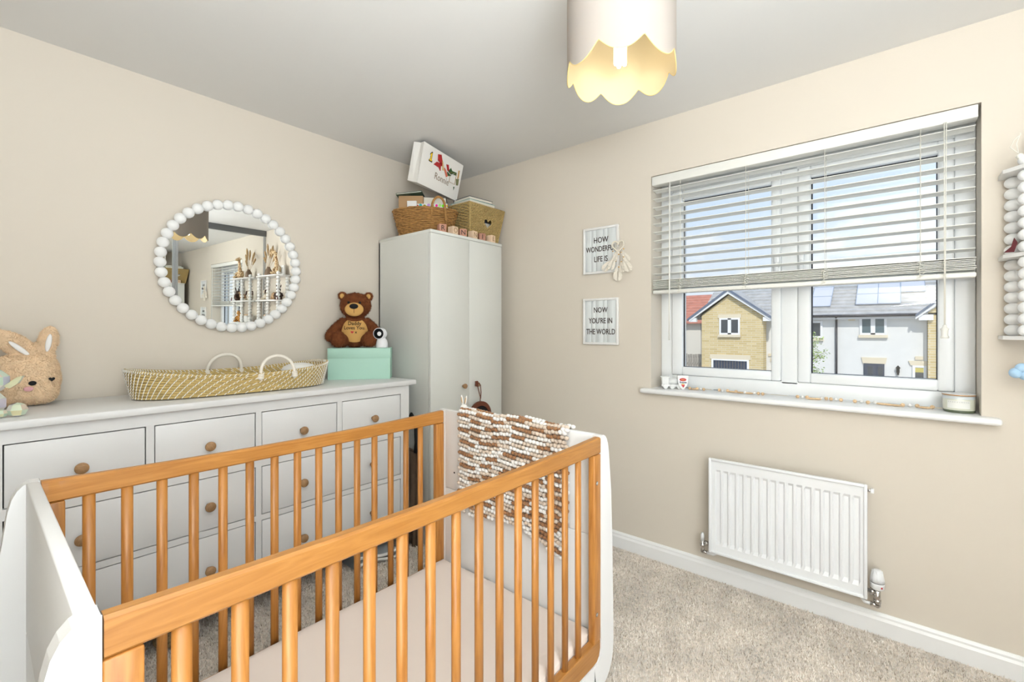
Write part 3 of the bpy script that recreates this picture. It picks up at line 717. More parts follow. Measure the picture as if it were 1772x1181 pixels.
def feather(loc, ln, ang, tw):
    m = MB(); nb = 26
    for k in range(nb):
        for s in (-1, 1):
            t = k / (nb - 1); w = ln * .30 * math.sin(math.pi * min(1, .08 + t * .95)) ** .7; z = -ln * t
            m.add([(0, 0, z), (.0, s * w * .6 + random.uniform(-.002, .002), z - w * .5), (random.uniform(-.003, .003), s * w, z - w * .9 + random.uniform(-.003, .003)), (0, s * w * .55, z - w * .75)], [(0, 1, 2, 3)])
    m.tube([(0, 0, .004), (0, 0, -ln)], .0007, 5)
    return piece('feather', m.mesh('feather', FEA, fix=False), dc, loc, (ang, 0, tw))
for y, z0_, ln in ((.028, -.018, .060), (.012, -.03, .055), (-.004, -.036, .085), (-.018, -.03, .062), (-.030, -.012, .055)):
    MB().tube([(0, y, z0_ + .01), (0, y * 1.15, z0_ - ln)], .0011, 5).build('ribbon', WHITE, dc, local=True)
    MB().sph((0, y * 1.15, z0_ - ln * .15), .0042, 10, 8).sph((0, y * 1.15, z0_ - ln), .0042, 10, 8).build('bead', AMB, dc, local=True)
for loc, ln, a, tw in (((0, .034, -.075), .085, .75, .2), ((-.004, .02, -.065), .075, .35, .4), ((-.004, .012, -.055), .06, .5, -.3), ((0, -.002, -.105), .095, .05, .3), ((-.005, -.018, -.09), .07, -.25, -.3), ((0, -.034, -.075), .085, -.45, .3), ((-.004, -.026, -.035), .07, -.6, .3), ((-.003, .004, -.03), .06, .3, .2)):
    feather(loc, ln, a, tw)

# ================================================================== things on the dresser
ZD = .9712
# --- woven changing basket
STRAW = pm('seagrass', (0.56, 0.41, 0.16), .8, var=.35, vscale=45, stretch=(1, 1, 6), bump=.5, bscale=300)
STW = pm('white_stitch', (0.86, 0.84, 0.78), .85); ROPE = pm('cotton_rope', (0.84, 0.79, 0.70), .9, bump=.5, bscale=500)
bk = thing('changing_basket', 'long oval seagrass changing basket with white stitching and rope handles', 'basket', (-1.605, -.228, ZD + .003))
def oval(t, a, b, e=2.5): 
    c, s = math.cos(t), math.sin(t); return (a * math.copysign(abs(c) ** (2/e), c), b * math.copysign(abs(s) ** (2/e), s))
coil = MB(); stitch = MB(); NR = 10; NS = 120
for k in range(NR):
    f = k / (NR - 1); a = .388 + .024 * f; b = .162 + .026 * f
    pts = []
    for i in range(NS):
        t = 2 * math.pi * i / NS; x, y = oval(t, a, b); endlift = (abs(x) / a) ** 2.2
        pts.append((x, y, .006 + f * (.077 + .034 * endlift)))
    coil.tube(pts, .0058, 7, closed=True)
    ns = 74 if k < NR - 1 else 150
    for j in range(ns):
        t = 2 * math.pi * (j + .36 * k) / ns; x, y = oval(t, a, b); endlift = (abs(x) / a) ** 2.2; z = .006 + f * (.077 + .034 * endlift)
        t2 = t + .02; x2, y2 = oval(t2, a, b); n_ = Vector((x / a ** 2, y / b ** 2, 0)).normalized()
        for sg in (1, -1):
            p0 = Vector((x, y, z - .0048)) + n_ * (.0050 * sg); p1 = Vector(((x + x2) / 2, (y + y2) / 2, z)) + n_ * (.0066 * sg); p2 = Vector((x2, y2, z + .0048)) + n_ * (.0050 * sg)
            stitch.tube([p0, p1, p2], .0019, 5, caps=False)
coil.build('coil_wall', STRAW, bk, local=True, kind='stuff'); stitch.build('stitching', STW, bk, local=True, kind='stuff', fix=False)
MB().prism([(*oval(2 * math.pi * i / 60, .388, .162), .004) for i in range(60)], (0, 0, .006)).build('base', STRAW, bk, local=True)
for cx_, cy_, lean in ((.0, .187, .05), (.10, -.187, .02)):
    z0 = .085; pts = []
    for i in range(17):
        t = math.pi * i / 16; pts.append((cx_ - .075 * math.cos(t), cy_ + lean * math.sin(t) * (-1 if cy_ > 0 else 1) * .6, z0 - .012 + .088 * math.sin(t) ** .8))
    h = MB().tube([(pts[0][0], pts[0][1], z0 - .03)] + pts + [(pts[-1][0], pts[-1][1], z0 - .03)], .0072, 9)
    ho = h.build('handle', ROPE, bk, local=True)
    kb = MB()
    for sx in (-.075, .075):
        for q in range(4): kb.tube([(cx_ + sx + .011 * math.cos(2*math.pi*i/10), cy_ + .009 * math.sin(2*math.pi*i/10), z0 - .022 + q * .006) for i in range(10)], .0036, 6, closed=True)
    kb.build('binding', ROPE, ho, local=True, kind='stuff')
pd = MB()
pd.grid(lambda u, v: (lambda q: (q[0] * v, q[1] * v, .045 + .012 * (1 - v ** 4) + .012 * math.cos(9 * u) * v * (1 - v)))(oval(2 * math.pi * u, .355, .145)), 48, 10, closed_u=True)
pdo = pd.build('changing_mat', pm('mat_cover', (0.80, 0.80, 0.78), .7), None); pdo.location = (-1.605, -.228, ZD); tag(pdo, 'soft off-white pad lying inside the seagrass basket', 'pad')
ml = MB().sph((.27, -.03, .085), (.085, .06, .032), 20, 12); mo = ml.build('muslin_roll', pm('muslin', (0.80, 0.79, 0.75), .9, bump=.3, bscale=120), None); mo.location = (-1.605, -.228, ZD); tag(mo, 'rolled white muslin at the far end of the seagrass basket', 'cloth')

# --- mint box, teddy, monitor
BA = R(-39.5)
bx = thing('storage_box', 'plain mint green cardboard box under the teddy bear', 'box', (-.983, -.230, ZD), BA + 0)
MINT = pm('mint_card', (0.42, 0.66, 0.55), .6)
bx.location = (-.981 + .075 * .636, -.234 + .075 * .772, ZD)
m = MB().box((-.171, -.075, 0), (.171, .075, .155)); m.build('body', MINT, bx, local=True)
MB().rbox((-.1725, -.0765, .120), (.1725, .0765, .179), .001, 1).build('lid', MINT, bx, local=True)
ZB = ZD + .1795
BROWN = pm('teddy_fur', (0.17, 0.055, 0.02), .9, spec=.15, var=.25, vscale=60); CREAM = pm('teddy_plush', (0.62, 0.36, 0.12), .85, spec=.1, bump=.3, bscale=500)
tb = thing('teddy_bear', 'brown teddy bear with an embroidered tummy sitting on the mint box', 'teddy', (-.9547, -.1426, ZB + .004), R(-34))
m = MB()
m.sph((0, .045, .088), (.078, .060, .095), 24, 16); m.sph((0, .030, .160), (.055, .045, .045), 20, 14)
m.sph((.004, .020, .245), (.088, .070, .076), 24, 16); m.sph((.002, -.012, .222), (.066, .052, .05), 20, 14)
for s in (-1, 1):
    m.sph((s * .074 + .004, .028, .302), (.027, .016, .027), 16, 12)
    m.tube([(s * .056, .035, .158), (s * .095, .025, .120), (s * .130, .012, .075)], [.026, .030, .032], 14); m.sph((s * .134, .008, .064), (.031, .032, .036), 16, 12)
    m.tube([(s * .055, .02, .037), (s * .086, -.03, .044)], [.036, .041], 14); m.sph((s * .088, -.045, .047), (.043, .036, .046), 18, 12)
body = remeshed(m, .0055, 5); body.materials.append(BROWN); bo = bpy.data.objects.new('body', body); link(bo, tb)
fur(body, 12000, .0085, .0011, BROWN, tb, (0, 0, -.35), test=lambda p: not (p[1] < 0 and abs(p[0]) < .062 and .045 < p[2] < .17))
mz = MB().sph((0, -.054, .219), (.052, .024, .040), 22, 14); mzo = mz.build('muzzle', CREAM, tb, local=True)
MB().sph((-.001, -.0775, .236), (.024, .010, .0155), 16, 10).build('nose', BLACK, mzo, local=True)
MB().tube([(0, -.0785, .222), (0, -.0778, .208), (0, -.074, .198)], .0012, 5).build('mouth_seam', BLACK, mzo, local=True)
for s in (-1, 1):
    MB().sph((s * .031, -.049, .259), .0075, 12, 8).build('eye', BLACK, tb, local=True)
    MB().sph((s * .074 + .003, .0105, .300), (.013, .005, .015), 12, 8).build('inner_ear', CREAM, tb, local=True)
tm = MB()
def tsurf(x, z):
    zz_ = (z - .088) / .098; return .045 - .0690 * math.sqrt(max(.02, 1 - (x / .086) ** 2 - zz_ ** 2 * .72))
def tum(u, v):
    a = 2 * math.pi * u; x = .074 * v * math.cos(a) * (1 - .12 * math.sin(a)); z = .100 + .073 * v * math.sin(a)
    return (x, tsurf(x, z), z)
tm.grid(tum, 40, 8, closed_u=True); tmo = tm.build('tummy_panel', CREAM, tb, local=True)
Wb = wmat(tb)
for s, z, sz in (('Daddy', .138, .031), ('Loves You.', .112, .029)):
    o = text(s, sz, Wb @ Vector((0, -.03, z)), Wb.to_3x3() @ Vector((1, 0, 0)), Wb.to_3x3() @ Vector((0, 0, 1)), BLACK, tb, name='embroidery', bold=.0004, extrude=.0004, sx=.92)
    for v in o.data.vertices: v.co.y = tsurf(v.co.x, v.co.z) - .0016
hrt = MB().prism([(-.013 + x * .0085, 0, .087 + y * .0085) for x, y in heart(24)], (0, .001, 0)); o = hrt.build('embroidered_heart', RED, tb, local=True)
for v in o.data.vertices: v.co.y = tsurf(v.co.x, v.co.z) - .0016
o = text('x', .022, Wb @ Vector((.008, -.03, .087)), Wb.to_3x3() @ Vector((1, 0, 0)), Wb.to_3x3() @ Vector((0, 0, 1)), BLACK, tb, name='embroidery', bold=.0005)
for v in o.data.vertices: v.co.y = tsurf(v.co.x, v.co.z) - .0016
mo_ = thing('baby_monitor', 'white baby monitor camera with round black lens beside the teddy', 'camera', (-.8630, -.2829, ZB), R(-42))
GW = pm('monitor_plastic', (0.80, 0.80, 0.82), .35)
MB().lathe([(0, 0), (.0325, 0), (.034, .004), (.0325, .030), (.029, .045), (.020, .056), (0, .058)], 28).build('base', GW, mo_, local=True)
hd = MB().sph((-.004, .004, .082), .034, 24, 16).build('head', GW, mo_, local=True)
lm = Matrix.Translation((-.013, -.012, .083)) @ Matrix.Rotation(R(90), 4, 'X') @ Matrix.Rotation(R(-14), 4, 'Y')
MB().lathe([(.030, -.004), (.0335, .002), (.0335, .010), (.0305, .014), (.0295, .011)], 28, lm, cap=False).build('lens_ring', GW, mo_, local=True)
MB().lathe([(.0298, .008), (.0295, .0115), (.018, .0135), (0, .014)], 28, lm).build('lens', pm('lens_black', (.003, .003, .004), .35, spec=.15), mo_, local=True)

# --- plush rabbit cushion
FAWN = pm('fawn_plush', (0.80, 0.60, 0.40), .95, spec=.1, var=.12, vscale=40)
bn = thing('plush_rabbit', 'fawn plush rabbit cushion with white inner ears at the dresser end', 'plush toy', (-2.288, -.118, ZD + .002), R(-2))
m = MB()
m.rbox((-.092, -.050, .004), (.092, .050, .186), .045, 4); m.sph((0, 0, .096), (.098, .056, .094), 28, 18)
m.sph((.062, .005, .238), (.030, .017, .060), 18, 14, rot=Euler((0, R(8), 0)).to_matrix()); m.sph((.055, .003, .185), (.028, .02, .03), 16, 12)
m.sph((-.022, .005, .226), (.038, .017, .078), 18, 14, rot=Euler((0, R(-50), 0)).to_matrix()); m.sph((.01, .003, .185), (.03, .02, .03), 16, 12)
me = remeshed(m, .006, 4); me.materials.append(FAWN); link(bpy.data.objects.new('body', me), bn)
fur(me, 16000, .0065, .0013, FAWN, bn, (.5, 0, -.6))
WHF = pm('white_satin', (0.84, 0.82, 0.80), .6)
def inner(x, z, a, l): MB().sph((x, -.0165, z), (.0085, .004, l), 14, 10, rot=Euler((0, R(a), 0)).to_matrix()).build('inner_ear', WHF, bn, local=True)
inner(.063, .232, 8, .034); inner(-.012, .212, -44, .038)
MB().sph((.020, -.0575, .086), (.0105, .005, .0085), 14, 10).build('eye', BLACK, bn, local=True)
hh = [(.070 + x * .0088, -.053, .097 + y * .0088) for x, y in heart(24)]; MB().prism(hh, (0, -.006, 0), M=Matrix.Identity(4)).build('eye', BLACK, bn, local=True)
MB().sph((.010, -.057, .066), (.013, .005, .009), 14, 10).build('nose', pm('pink_felt', (0.75, 0.40, 0.42), .9), bn, local=True)

# --- faceted iridescent ornament
IRI = bpy.data.materials.new('iridescent_acrylic'); IRI.use_nodes = True; t_ = IRI.node_tree; pb = t_.nodes['Principled BSDF']
pb.inputs['Roughness'].default_value = .06; pb.inputs['Transmission Weight'].default_value = .42; pb.inputs['IOR'].default_value = 1.28; pb.inputs['Coat Weight'].default_value = .6
ge = t_.nodes.new('ShaderNodeNewGeometry'); nn = t_.nodes.new('ShaderNodeTexNoise'); nn.inputs['Scale'].default_value = 1.7; nn.inputs['Detail'].default_value = 0; t_.links.new(ge.outputs['Normal'], nn.inputs['Vector'])
rr_ = t_.nodes.new('ShaderNodeValToRGB'); t_.links.new(nn.outputs['Fac'], rr_.inputs[0]); rr_.color_ramp.interpolation = 'LINEAR'
els = rr_.color_ramp.elements; els[0].position = .28; els[0].color = (.95, .88, .55, 1); els[1].position = .72; els[1].color = (.93, .75, .62, 1)
for p_, c_ in ((.40, (.72, .93, .78, 1)), (.5, (.98, .96, .88, 1)), (.60, (.76, .74, .97, 1))):
    q = els.new(p_); q.color = c_
t_.links.new(rr_.outputs[0], pb.inputs['Base Color'])
cy = thing('crystal_ornament', 'faceted see-through iridescent animal ornament at the dresser edge', 'ornament', (-2.372, -.362, ZD), R(-20))
def facet(c, r, u, v, rot=0):
    m = MB().sph(c, r, u, v, rot=Euler((0, 0, rot)).to_matrix()); m.sm = [False] * len(m.sm); return m
facet((-.01, 0, .118), (.052, .045, .042), 8, 5, .3).build('head', IRI, cy, local=True)
facet((-.015, .0, .046), (.050, .042, .046), 8, 5, .1).build('body', IRI, cy, local=True)
MB().prism([(.028, -.006, .100), (.060, -.006, .128), (.074, -.006, .132), (.062, -.006, .108), (.042, -.006, .092)], (0, .016, 0)).build('horn', IRI, cy, local=True)
facet((.062, -.01, .022), (.026, .024, .024), 6, 4, .2).build('paw', IRI, cy, local=True); facet((-.02, -.045, .016), (.024, .022, .0165), 6, 4, .5).build('paw', IRI, cy, local=True); facet((.028, -.02, .014), (.016, .016, .014), 6, 4, .2).build('paw', IRI, cy, local=True)

# ================================================================== on top of the wardrobe
ZW = 1.8402
RUSH = pm('brown_rush', (0.36, 0.185, 0.055), .8, var=.5, vscale=55, stretch=(1, 1, 4), bump=.6, bscale=260)
wb = thing('wicker_basket', 'brown woven basket with arched handles on top of the wardrobe', 'basket', (-.520, -.258, ZW + .004), R(-49.9))
wv_ = MB(); NRW = 17
for k in range(NRW):
    f = k / (NRW - 1); a = .158 + .047 * f; b = .105 + .030 * f; pts = []; ph = math.pi * (k % 2)
    for i in range(128):
        t = 2 * math.pi * i / 128; w = .0032 * math.sin(16 * t + ph); c, s_ = math.cos(t), math.sin(t)
        pts.append(((a + w) * c, (b + w) * s_, .006 + .165 * f + .0018 * math.sin(5 * t + k)))
    wv_.tube(pts, [.0062 * (1 + .18 * math.sin(23 * 2 * math.pi * i / 128 + k * 1.7)) for i in range(128)], 7, closed=True)
wv_.build('woven_wall', RUSH, wb, local=True, kind='stuff')
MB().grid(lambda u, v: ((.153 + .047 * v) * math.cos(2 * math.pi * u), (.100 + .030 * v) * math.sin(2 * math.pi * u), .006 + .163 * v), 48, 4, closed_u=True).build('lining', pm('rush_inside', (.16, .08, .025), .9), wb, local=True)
MB().prism([(.158 * math.cos(2*math.pi*i/40), .105 * math.sin(2*math.pi*i/40), .001) for i in range(40)], (0, 0, .008)).build('base', RUSH, wb, local=True)
for sy, sx in ((-1, .105), (1, -.06)):
    h = []; yb_ = .128 if abs(sx) < .09 else .117
    for i in range(21):
        t = math.pi * i / 20; h.append((sx - .042 * math.cos(t), sy * (yb_ + .010), .150 + .085 * math.sin(t) ** .85))
    h = [(h[0][0] - .004, sy * (yb_ - .012), .075), (h[0][0] - .002, sy * yb_, .12)] + h + [(h[-1][0] + .002, sy * yb_, .12), (h[-1][0] + .004, sy * (yb_ - .012), .075)]
    MB().tube(h, .0075, 8).build('handle', RUSH, wb, local=True)
KRAFT = pm('kraft_card', (0.50, 0.31, 0.16), .8); PAGES = pm('book_pages', (0.80, 0.76, 0.66), .9, bump=.3, bscale=300, stretch=(1, 1, 30))
def box_thing(name, label, cat, loc, rz, size, mat, tilt=(0, 0)):
    o = MB().rbox((-size[0]/2, -size[1]/2, 0), (size[0]/2, size[1]/2, size[2]), .0015, 1).build(name, mat)
    o.location = loc; o.rotation_euler = (tilt[0], tilt[1], rz); return tag(o, label, cat)
def book(label, loc, rz, size, cover, tilt=(0, 0), group=None):
    th = thing('book', label, 'book', loc, rot=(tilt[0], tilt[1], rz), group=group); w, d, h = size; c = pm('cover', cover, .5)
    m = MB().box((-w/2, -d/2, 0), (w/2, d/2, .0022)).box((-w/2, -d/2, h - .0022), (w/2, d/2, h)).box((-w/2, d/2 - .003, .0022), (w/2, d/2, h - .0022)); m.build('cover', c, th, local=True)
    MB().box((-w/2 + .004, -d/2 + .004, .0022), (w/2 - .004, d/2 - .003, h - .0022)).build('pages', PAGES, th, local=True)
box_thing('cardboard_box', 'brown cardboard box poking out of the woven basket', 'box', (-.575, -.190, ZW + .012), R(-49.9), (.155, .075, .262), KRAFT)
box_thing('card_sleeve', 'small white card beside the cardboard box in the woven basket', 'box', (-.618, -.255, ZW + .02), R(-52), (.06, .012, .205), WHITE, (R(6), 0))
DOT = bpy.data.materials.new('polka_dot_paper'); DOT.use_nodes = True; t_ = DOT.node_tree; pb = t_.nodes['Principled BSDF']; tcn = t_.nodes.new('ShaderNodeTexCoord'); vo = t_.nodes.new('ShaderNodeTexVoronoi'); vo.inputs['Scale'].default_value = 42; vo.inputs['Randomness'].default_value = .35
t_.links.new(tcn.outputs['Object'], vo.inputs['Vector']); lt = t_.nodes.new('ShaderNodeMath'); lt.operation = 'LESS_THAN'; lt.inputs[1].default_value = .40; t_.links.new(vo.outputs['Distance'], lt.inputs[0])
hs = t_.nodes.new('ShaderNodeHueSaturation'); hs.inputs['Saturation'].default_value = 1.7; t_.links.new(vo.outputs['Color'], hs.inputs['Color']); mxn = t_.nodes.new('ShaderNodeMixRGB'); mxn.inputs[1].default_value = (.85, .84, .82, 1); t_.links.new(lt.outputs[0], mxn.inputs[0]); t_.links.new(hs.outputs[0], mxn.inputs[2]); t_.links.new(mxn.outputs[0], pb.inputs['Base Color'])
box_thing('polka_dot_box', 'white box with coloured polka dots inside the woven basket', 'box', (-.512, -.318, ZW + .012), R(-49.9), (.20, .035, .205), DOT, (R(4), 0))
book('dark blue hardback leaning under the gift bag in the woven basket', (-.452, -.272, ZW + .165), R(-49.9), (.17, .09, .055), (.03, .04, .12), (R(-8), R(3)))
book('black paperback stacked above the dark blue hardback in the woven basket', (-.455, -.268, ZW + .222), R(-46), (.16, .09, .050), (.02, .02, .025), (R(-6), R(2)))
book('dark green picture book lying on the cardboard box', (-.590, -.195, ZW + .278), R(-49.9), (.165, .095, .010), (.05, .09, .06), (R(-4), R(-6)))

# gift bag leaning out of the basket up to the ceiling
TL, TR_, BL_ = [Vector(p) for p in ((-.688, -.454, 2.372), (-.306, -.389, 2.349), (-.678, -.375, 2.147))]; BRc = TR_ - (TL - BL_) * .985
ux = (TR_ - TL).normalized(); uy = (TL - BL_).normalized(); un = ux.cross(uy).normalized()      # un faces the camera side
gb = thing('gift_bag', 'white paper gift bag printed with a name leaning on the woven basket', 'gift bag', BL_)
BAGW = pm('bag_paper', (0.82, 0.80, 0.76), .55)
dep = -un * .085
def quadslab(mb, a, b, c, d, n): mb.prism([a, b, c, d], n)
m = MB(); quadslab(m, BL_, BRc, TR_, TL, -un * .0012); m.build('front_panel', BAGW, gb)
m = MB(); lo_ = Vector((0, 0, 0)); quadslab(m, BL_ + dep, BRc + dep, TR_ + dep - uy * .012, TL + dep - uy * .012, un * .0012); m.build('back_panel', BAGW, gb)
for a, b in ((BL_, TL), (BRc, TR_)):
    mid_t = b - uy * .006 + dep * .5 + ux * (.016 if a is BL_ else -.016); mid_b = a + dep * .5 + ux * (.002 if a is BL_ else -.002)
    m = MB(); m.add([a, b, mid_t, mid_b], [(0, 1, 2, 3)]); m.add([mid_b, mid_t, b + dep - uy * .012, a + dep], [(0, 1, 2, 3)]); m.build('gusset', BAGW, gb)
m = MB(); quadslab(m, BL_, BRc, BRc + dep, BL_ + dep, uy * .0012); m.build('bottom', BAGW, gb)
def bp(u, v, o=.0012): return BL_.lerp(BRc, u).lerp(TL.lerp(TR_, u), v) + un * o
GOLD = pm('gold_print', (0.62, 0.42, 0.02), .5); TAUPE = pm('taupe_print', (0.28, 0.21, 0.15), .6); DRED = pm('ribbon_red', (0.42, 0.012, 0.015), .4); DGRN = pm('print_green', (0.03, 0.10, 0.03), .6)
text('Ronnie', .058, bp(.53, .36), ux, uy, TAUPE, gb, name='printed_name', extrude=.0003, sx=.86)
def patch(pts, mat, nm, o=.0012, th=.0006):
    m = MB(); m.prism([bp(u, v, o) for u, v in pts], un * th); return m.build(nm, mat, gb)
one = [(-.6, .55), (.05, 1), (.45, 1), (.45, -.6), (.8, -.6), (.8, -1), (-.8, -1), (-.8, -.6), (-.35, -.6), (-.35, .35), (-.6, .25)]
patch([(.20 + x * .050, .75 + y * .125) for x, y in one], BLACK, 'printed_numeral'); patch([(.20 + x * .034, .75 + y * .100) for x, y in one], pm('yellow_print', (0.85, 0.55, 0.02), .5), 'printed_numeral', .0019)
bow = MB()
for pts in ([(.34, .90), (.41, .93), (.455, .78), (.44, .72), (.36, .75)], [(.34, .71), (.435, .72), (.45, .54), (.405, .60), (.28, .61)], [(.41, .74), (.46, .76), (.47, .67), (.42, .66)]):
    bow.prism([bp(u, v) for u, v in pts], un * .006)
bow.build('ribbon_bow', DRED, gb)
patch([(.43, .86), (.47, .85), (.55, .60), (.50, .58)], pm('print_straw', (0.70, 0.52, 0.25), .7), 'printed_motif'); patch([(.52, .66), (.56, .68), (.66, .52), (.62, .46)], pm('print_coral', (0.62, 0.16, 0.10), .6), 'printed_motif')
patch([(.57, .78), (.63, .80), (.67, .66), (.63, .62)], DRED, 'printed_motif'); patch([(.62, .60), (.70, .76), (.76, .68), (.73, .56), (.66, .52)], DGRN, 'printed_motif')
fr_ = MB()
q = [(.71, .66), (.86, .68), (.86, .40), (.71, .40)]
fr_.tube([bp(u, v, .002) for u, v in q], .0016, 6, closed=True); fr_.build('printed_frame', pm('print_bronze', (0.40, 0.20, 0.04), .5), gb)
patch([(.74, .70), (.86, .72), (.86, .64), (.74, .62)], DGRN, 'printed_motif', .002)
patch([(.895, .80), (.93, .82), (.935, .60), (.90, .58)], pm('print_ochre', (0.55, 0.30, 0.10), .6), 'printed_motif'); patch([(.87, .56), (.95, .60), (.955, .42), (.90, .40)], pm('print_olive', (0.22, 0.22, 0.10), .6), 'printed_motif')
patch([(.84, .33), (.875, .34), (.86, .24)], DGRN, 'printed_motif')
MB().tube([bp(.44, .88, .003), bp(.55, .66, .008), bp(.70, .58, .008), bp(.80, .66, .003)], .0022, 6).build('cord_handle', WHITE, gb)

# heart basket with books
SISAL = pm('sisal_weave', (0.47, 0.335, 0.13), .85, var=.45, vscale=60, stretch=(5, 5, 1), bump=.6, bscale=300)
hb = thing('heart_basket', 'square woven basket with a heart cut-out on the wardrobe', 'basket', (-.188, -.375, ZW))
wv2 = MB(); NRH = 27; hcx, hcz, hs_ = .018, .130, .043
HPOLY = [(hcx + x * hs_ * .92, hcz + y * hs_ * .86 + .002) for x, y in heart(40)]
def inheart(x, z):
    c = False
    for i in range(40):
        (xa, za), (xb, zb) = HPOLY[i], HPOLY[i - 1]
        if (za > z) != (zb > z) and x < (xb - xa) * (z - za) / (zb - za) + xa: c = not c
    return c
for k in range(NRH):
    f = k / (NRH - 1); z = .005 + .232 * f; w = .130 + .037 * f; dfr = .085 + .038 * f; dbk = .100 + .018 * f
    per = []
    n = 88
    for i in range(n): per.append((-w + 2 * w * i / n, -dfr))
    for i in range(24): per.append((w, -dfr + (dfr + dbk) * i / 24))
    for i in range(n): per.append((w - 2 * w * i / n, dbk))
    for i in range(24): per.append((-w, dbk - (dfr + dbk) * i / 24))
    run = []
    N = len(per)
    start = next(i for i in range(N) if not (per[i][1] <= -dfr + 1e-6 and inheart(per[i][0], z)))
    segs = []; anyh = False
    for q in range(N + 1):
        i = (start + q) % N; x, y = per[i]; hole = abs(y + dfr) < 1e-6 and inheart(x, z)
        if hole:
            anyh = True
            if len(run) > 1: segs.append(run)
            run = []
        else:
            wob = .0040 * math.sin(i * math.pi / 3 + math.pi * k)
            nx, ny = ((0, -1) if abs(y + dfr) < 1e-6 else (0, 1) if abs(y - dbk) < 1e-6 else (1, 0) if x > 0 else (-1, 0))
            run.append((x + nx * wob, y + ny * wob, z))
    if len(run) > 1: segs.append(run)
    for s_ in segs: wv2.tube(s_ if anyh else s_[:-1], .0047, 6, closed=not anyh)
wv2.build('woven_wall', SISAL, hb, local=True, kind='stuff')
def hfront(z): return -(.085 + .038 * (z - .005) / .232)
hr = [(hcx + x * hs_ * .92, 0, hcz + y * hs_ * .86 + .002) for x, y in heart(40)]; MB().tube([(x, hfront(z) - .002, z) for x, _, z in hr], .0042, 7, closed=True).build('heart_rim', SISAL, hb, local=True)
MB().tube([(-.167, -.123, .238), (.167, -.123, .238), (.167, .118, .238), (-.167, .118, .238)], .006, 8, closed=True).build('top_rim', SISAL, hb, local=True)
cp = MB()
for s in (-1, 1): cp.tube([(s * .130, -.087, .004), (s * .167, -.125, .238)], .0062, 8); cp.tube([(s * .130, .10, .004), (s * .167, .118, .238)], .0062, 8)
cp.build('corner_post', SISAL, hb, local=True, kind='stuff')
MB().box((-.13, -.085, .001), (.13, .10, .008)).build('base', SISAL, hb, local=True)
for k, (lab, w, d, h, c) in enumerate((('grey board book low in the heart basket', .19, .14, .03, (.35, .36, .38)), ('cream hardback seen through the heart cut-out', .20, .15, .03, (.62, .55, .42)), ('red and ochre paperback seen through the heart cut-out', .20, .15, .035, (.45, .10, .06)), ('slate blue annual inside the heart basket', .20, .15, .04, (.16, .20, .28)), ('pale aqua hardback at the rim of the heart basket', .255, .20, .036, (.52, .68, .62)), ('sea-green hardback second from top of the heart basket pile', .235, .19, .036, (.35, .55, .50)), ('black and cream hardback on top of the heart basket pile', .205, .17, .020, (.03, .03, .05)))):
    hz = [.010, .041, .072, .108, .200, .2365, .273][k]
    book(lab, (-.188 + (.0, .004, -.004, .0, .004, -.012, -.022)[k], -.375 + (.0, .0, .01, .01, .005, .0, -.008)[k], ZW + hz), R((2, -3, 4, -2, 2, -3, -5)[k]), (w, d, h), c)
box_thing('toy_tin', 'plain tin filling the middle of the heart basket', 'tin', (-.188, -.345, ZW + .1485), R(3), (.18, .13, .0505), pm('tin_dark', (.10, .10, .12), .5))
for i, ch in enumerate('RONNIE'):
    dark = i % 2 == 0; wm_ = PINKW if dark else PALEW
    th = thing('letter_block', ('%s wooden letter block %s, %s from the wardrobe\'s left' % ('rosy' if dark else 'pale', ch, ('first', 'second', 'third', 'fourth', 'fifth', 'sixth')[i])), 'block', (-.590 + .0855 * i, -.5035, ZW), R((-22, 4, -28, 6, -24, 5)[i]), group='wooden name blocks')
    MB().rbox((-.0225, -.0225, 0), (.0225, .0225, .049), .002).build('cube', wm_, th, local=True)
    W_ = wmat(th); text(ch, .042, W_ @ Vector((0, -.0229, .0245)), W_.to_3x3() @ Vector((1, 0, 0)), (0, 0, 1), KNOB if not dark else INK, th, bold=.0003, extrude=.0003)
    th.location.y = -.497 if dark else -.5035

# brown sling hanging from the wardrobe knob
hk = thing('hanging_handbag', 'small brown leather crescent bag hanging from the right wardrobe knob', 'bag', (-.334, -.572, .80))
LEA = pm('brown_leather', (0.14, 0.035, 0.014), .45)
m = MB()
cresc = [(.098 * math.cos(t), .098 * math.sin(t)) for t in [R(8) + (math.pi - R(16)) * i / 20 for i in range(21)]]; inn = [(x * .80, y * .78 - .006) for x, y in cresc]
m.prism([(x - .004, .006, z - .095) for x, z in cresc] + [(x - .004, .006, z - .095) for x, z in reversed(inn)], (0, -.016, 0)); m.build('rim', LEA, hk, local=True)
m = MB().prism([(x * .9 - .004, .008, z * .9 - .098) for x, z in cresc] + [(-.088, .008, -.24), (.08, .008, -.24)], (0, -.010, 0)); m.build('pouch', pm('black_mesh', (.01, .008, .008), .8), hk, local=True)
m = MB().tube([(-.004, -.002, -.004), (-.006, -.006, .03), (-.010, .004, .07), (-.014, .012, .108), (.0, .014, .118), (.012, .010, .104), (.006, .0, .06), (-.001, -.004, .02)], .0030, 7); m.build('strap', LEA, hk, local=True)
MB().rbox((-.030, .008, .098), (-.008, .020, .132), .004).build('strap_tab', LEA, hk, local=True)

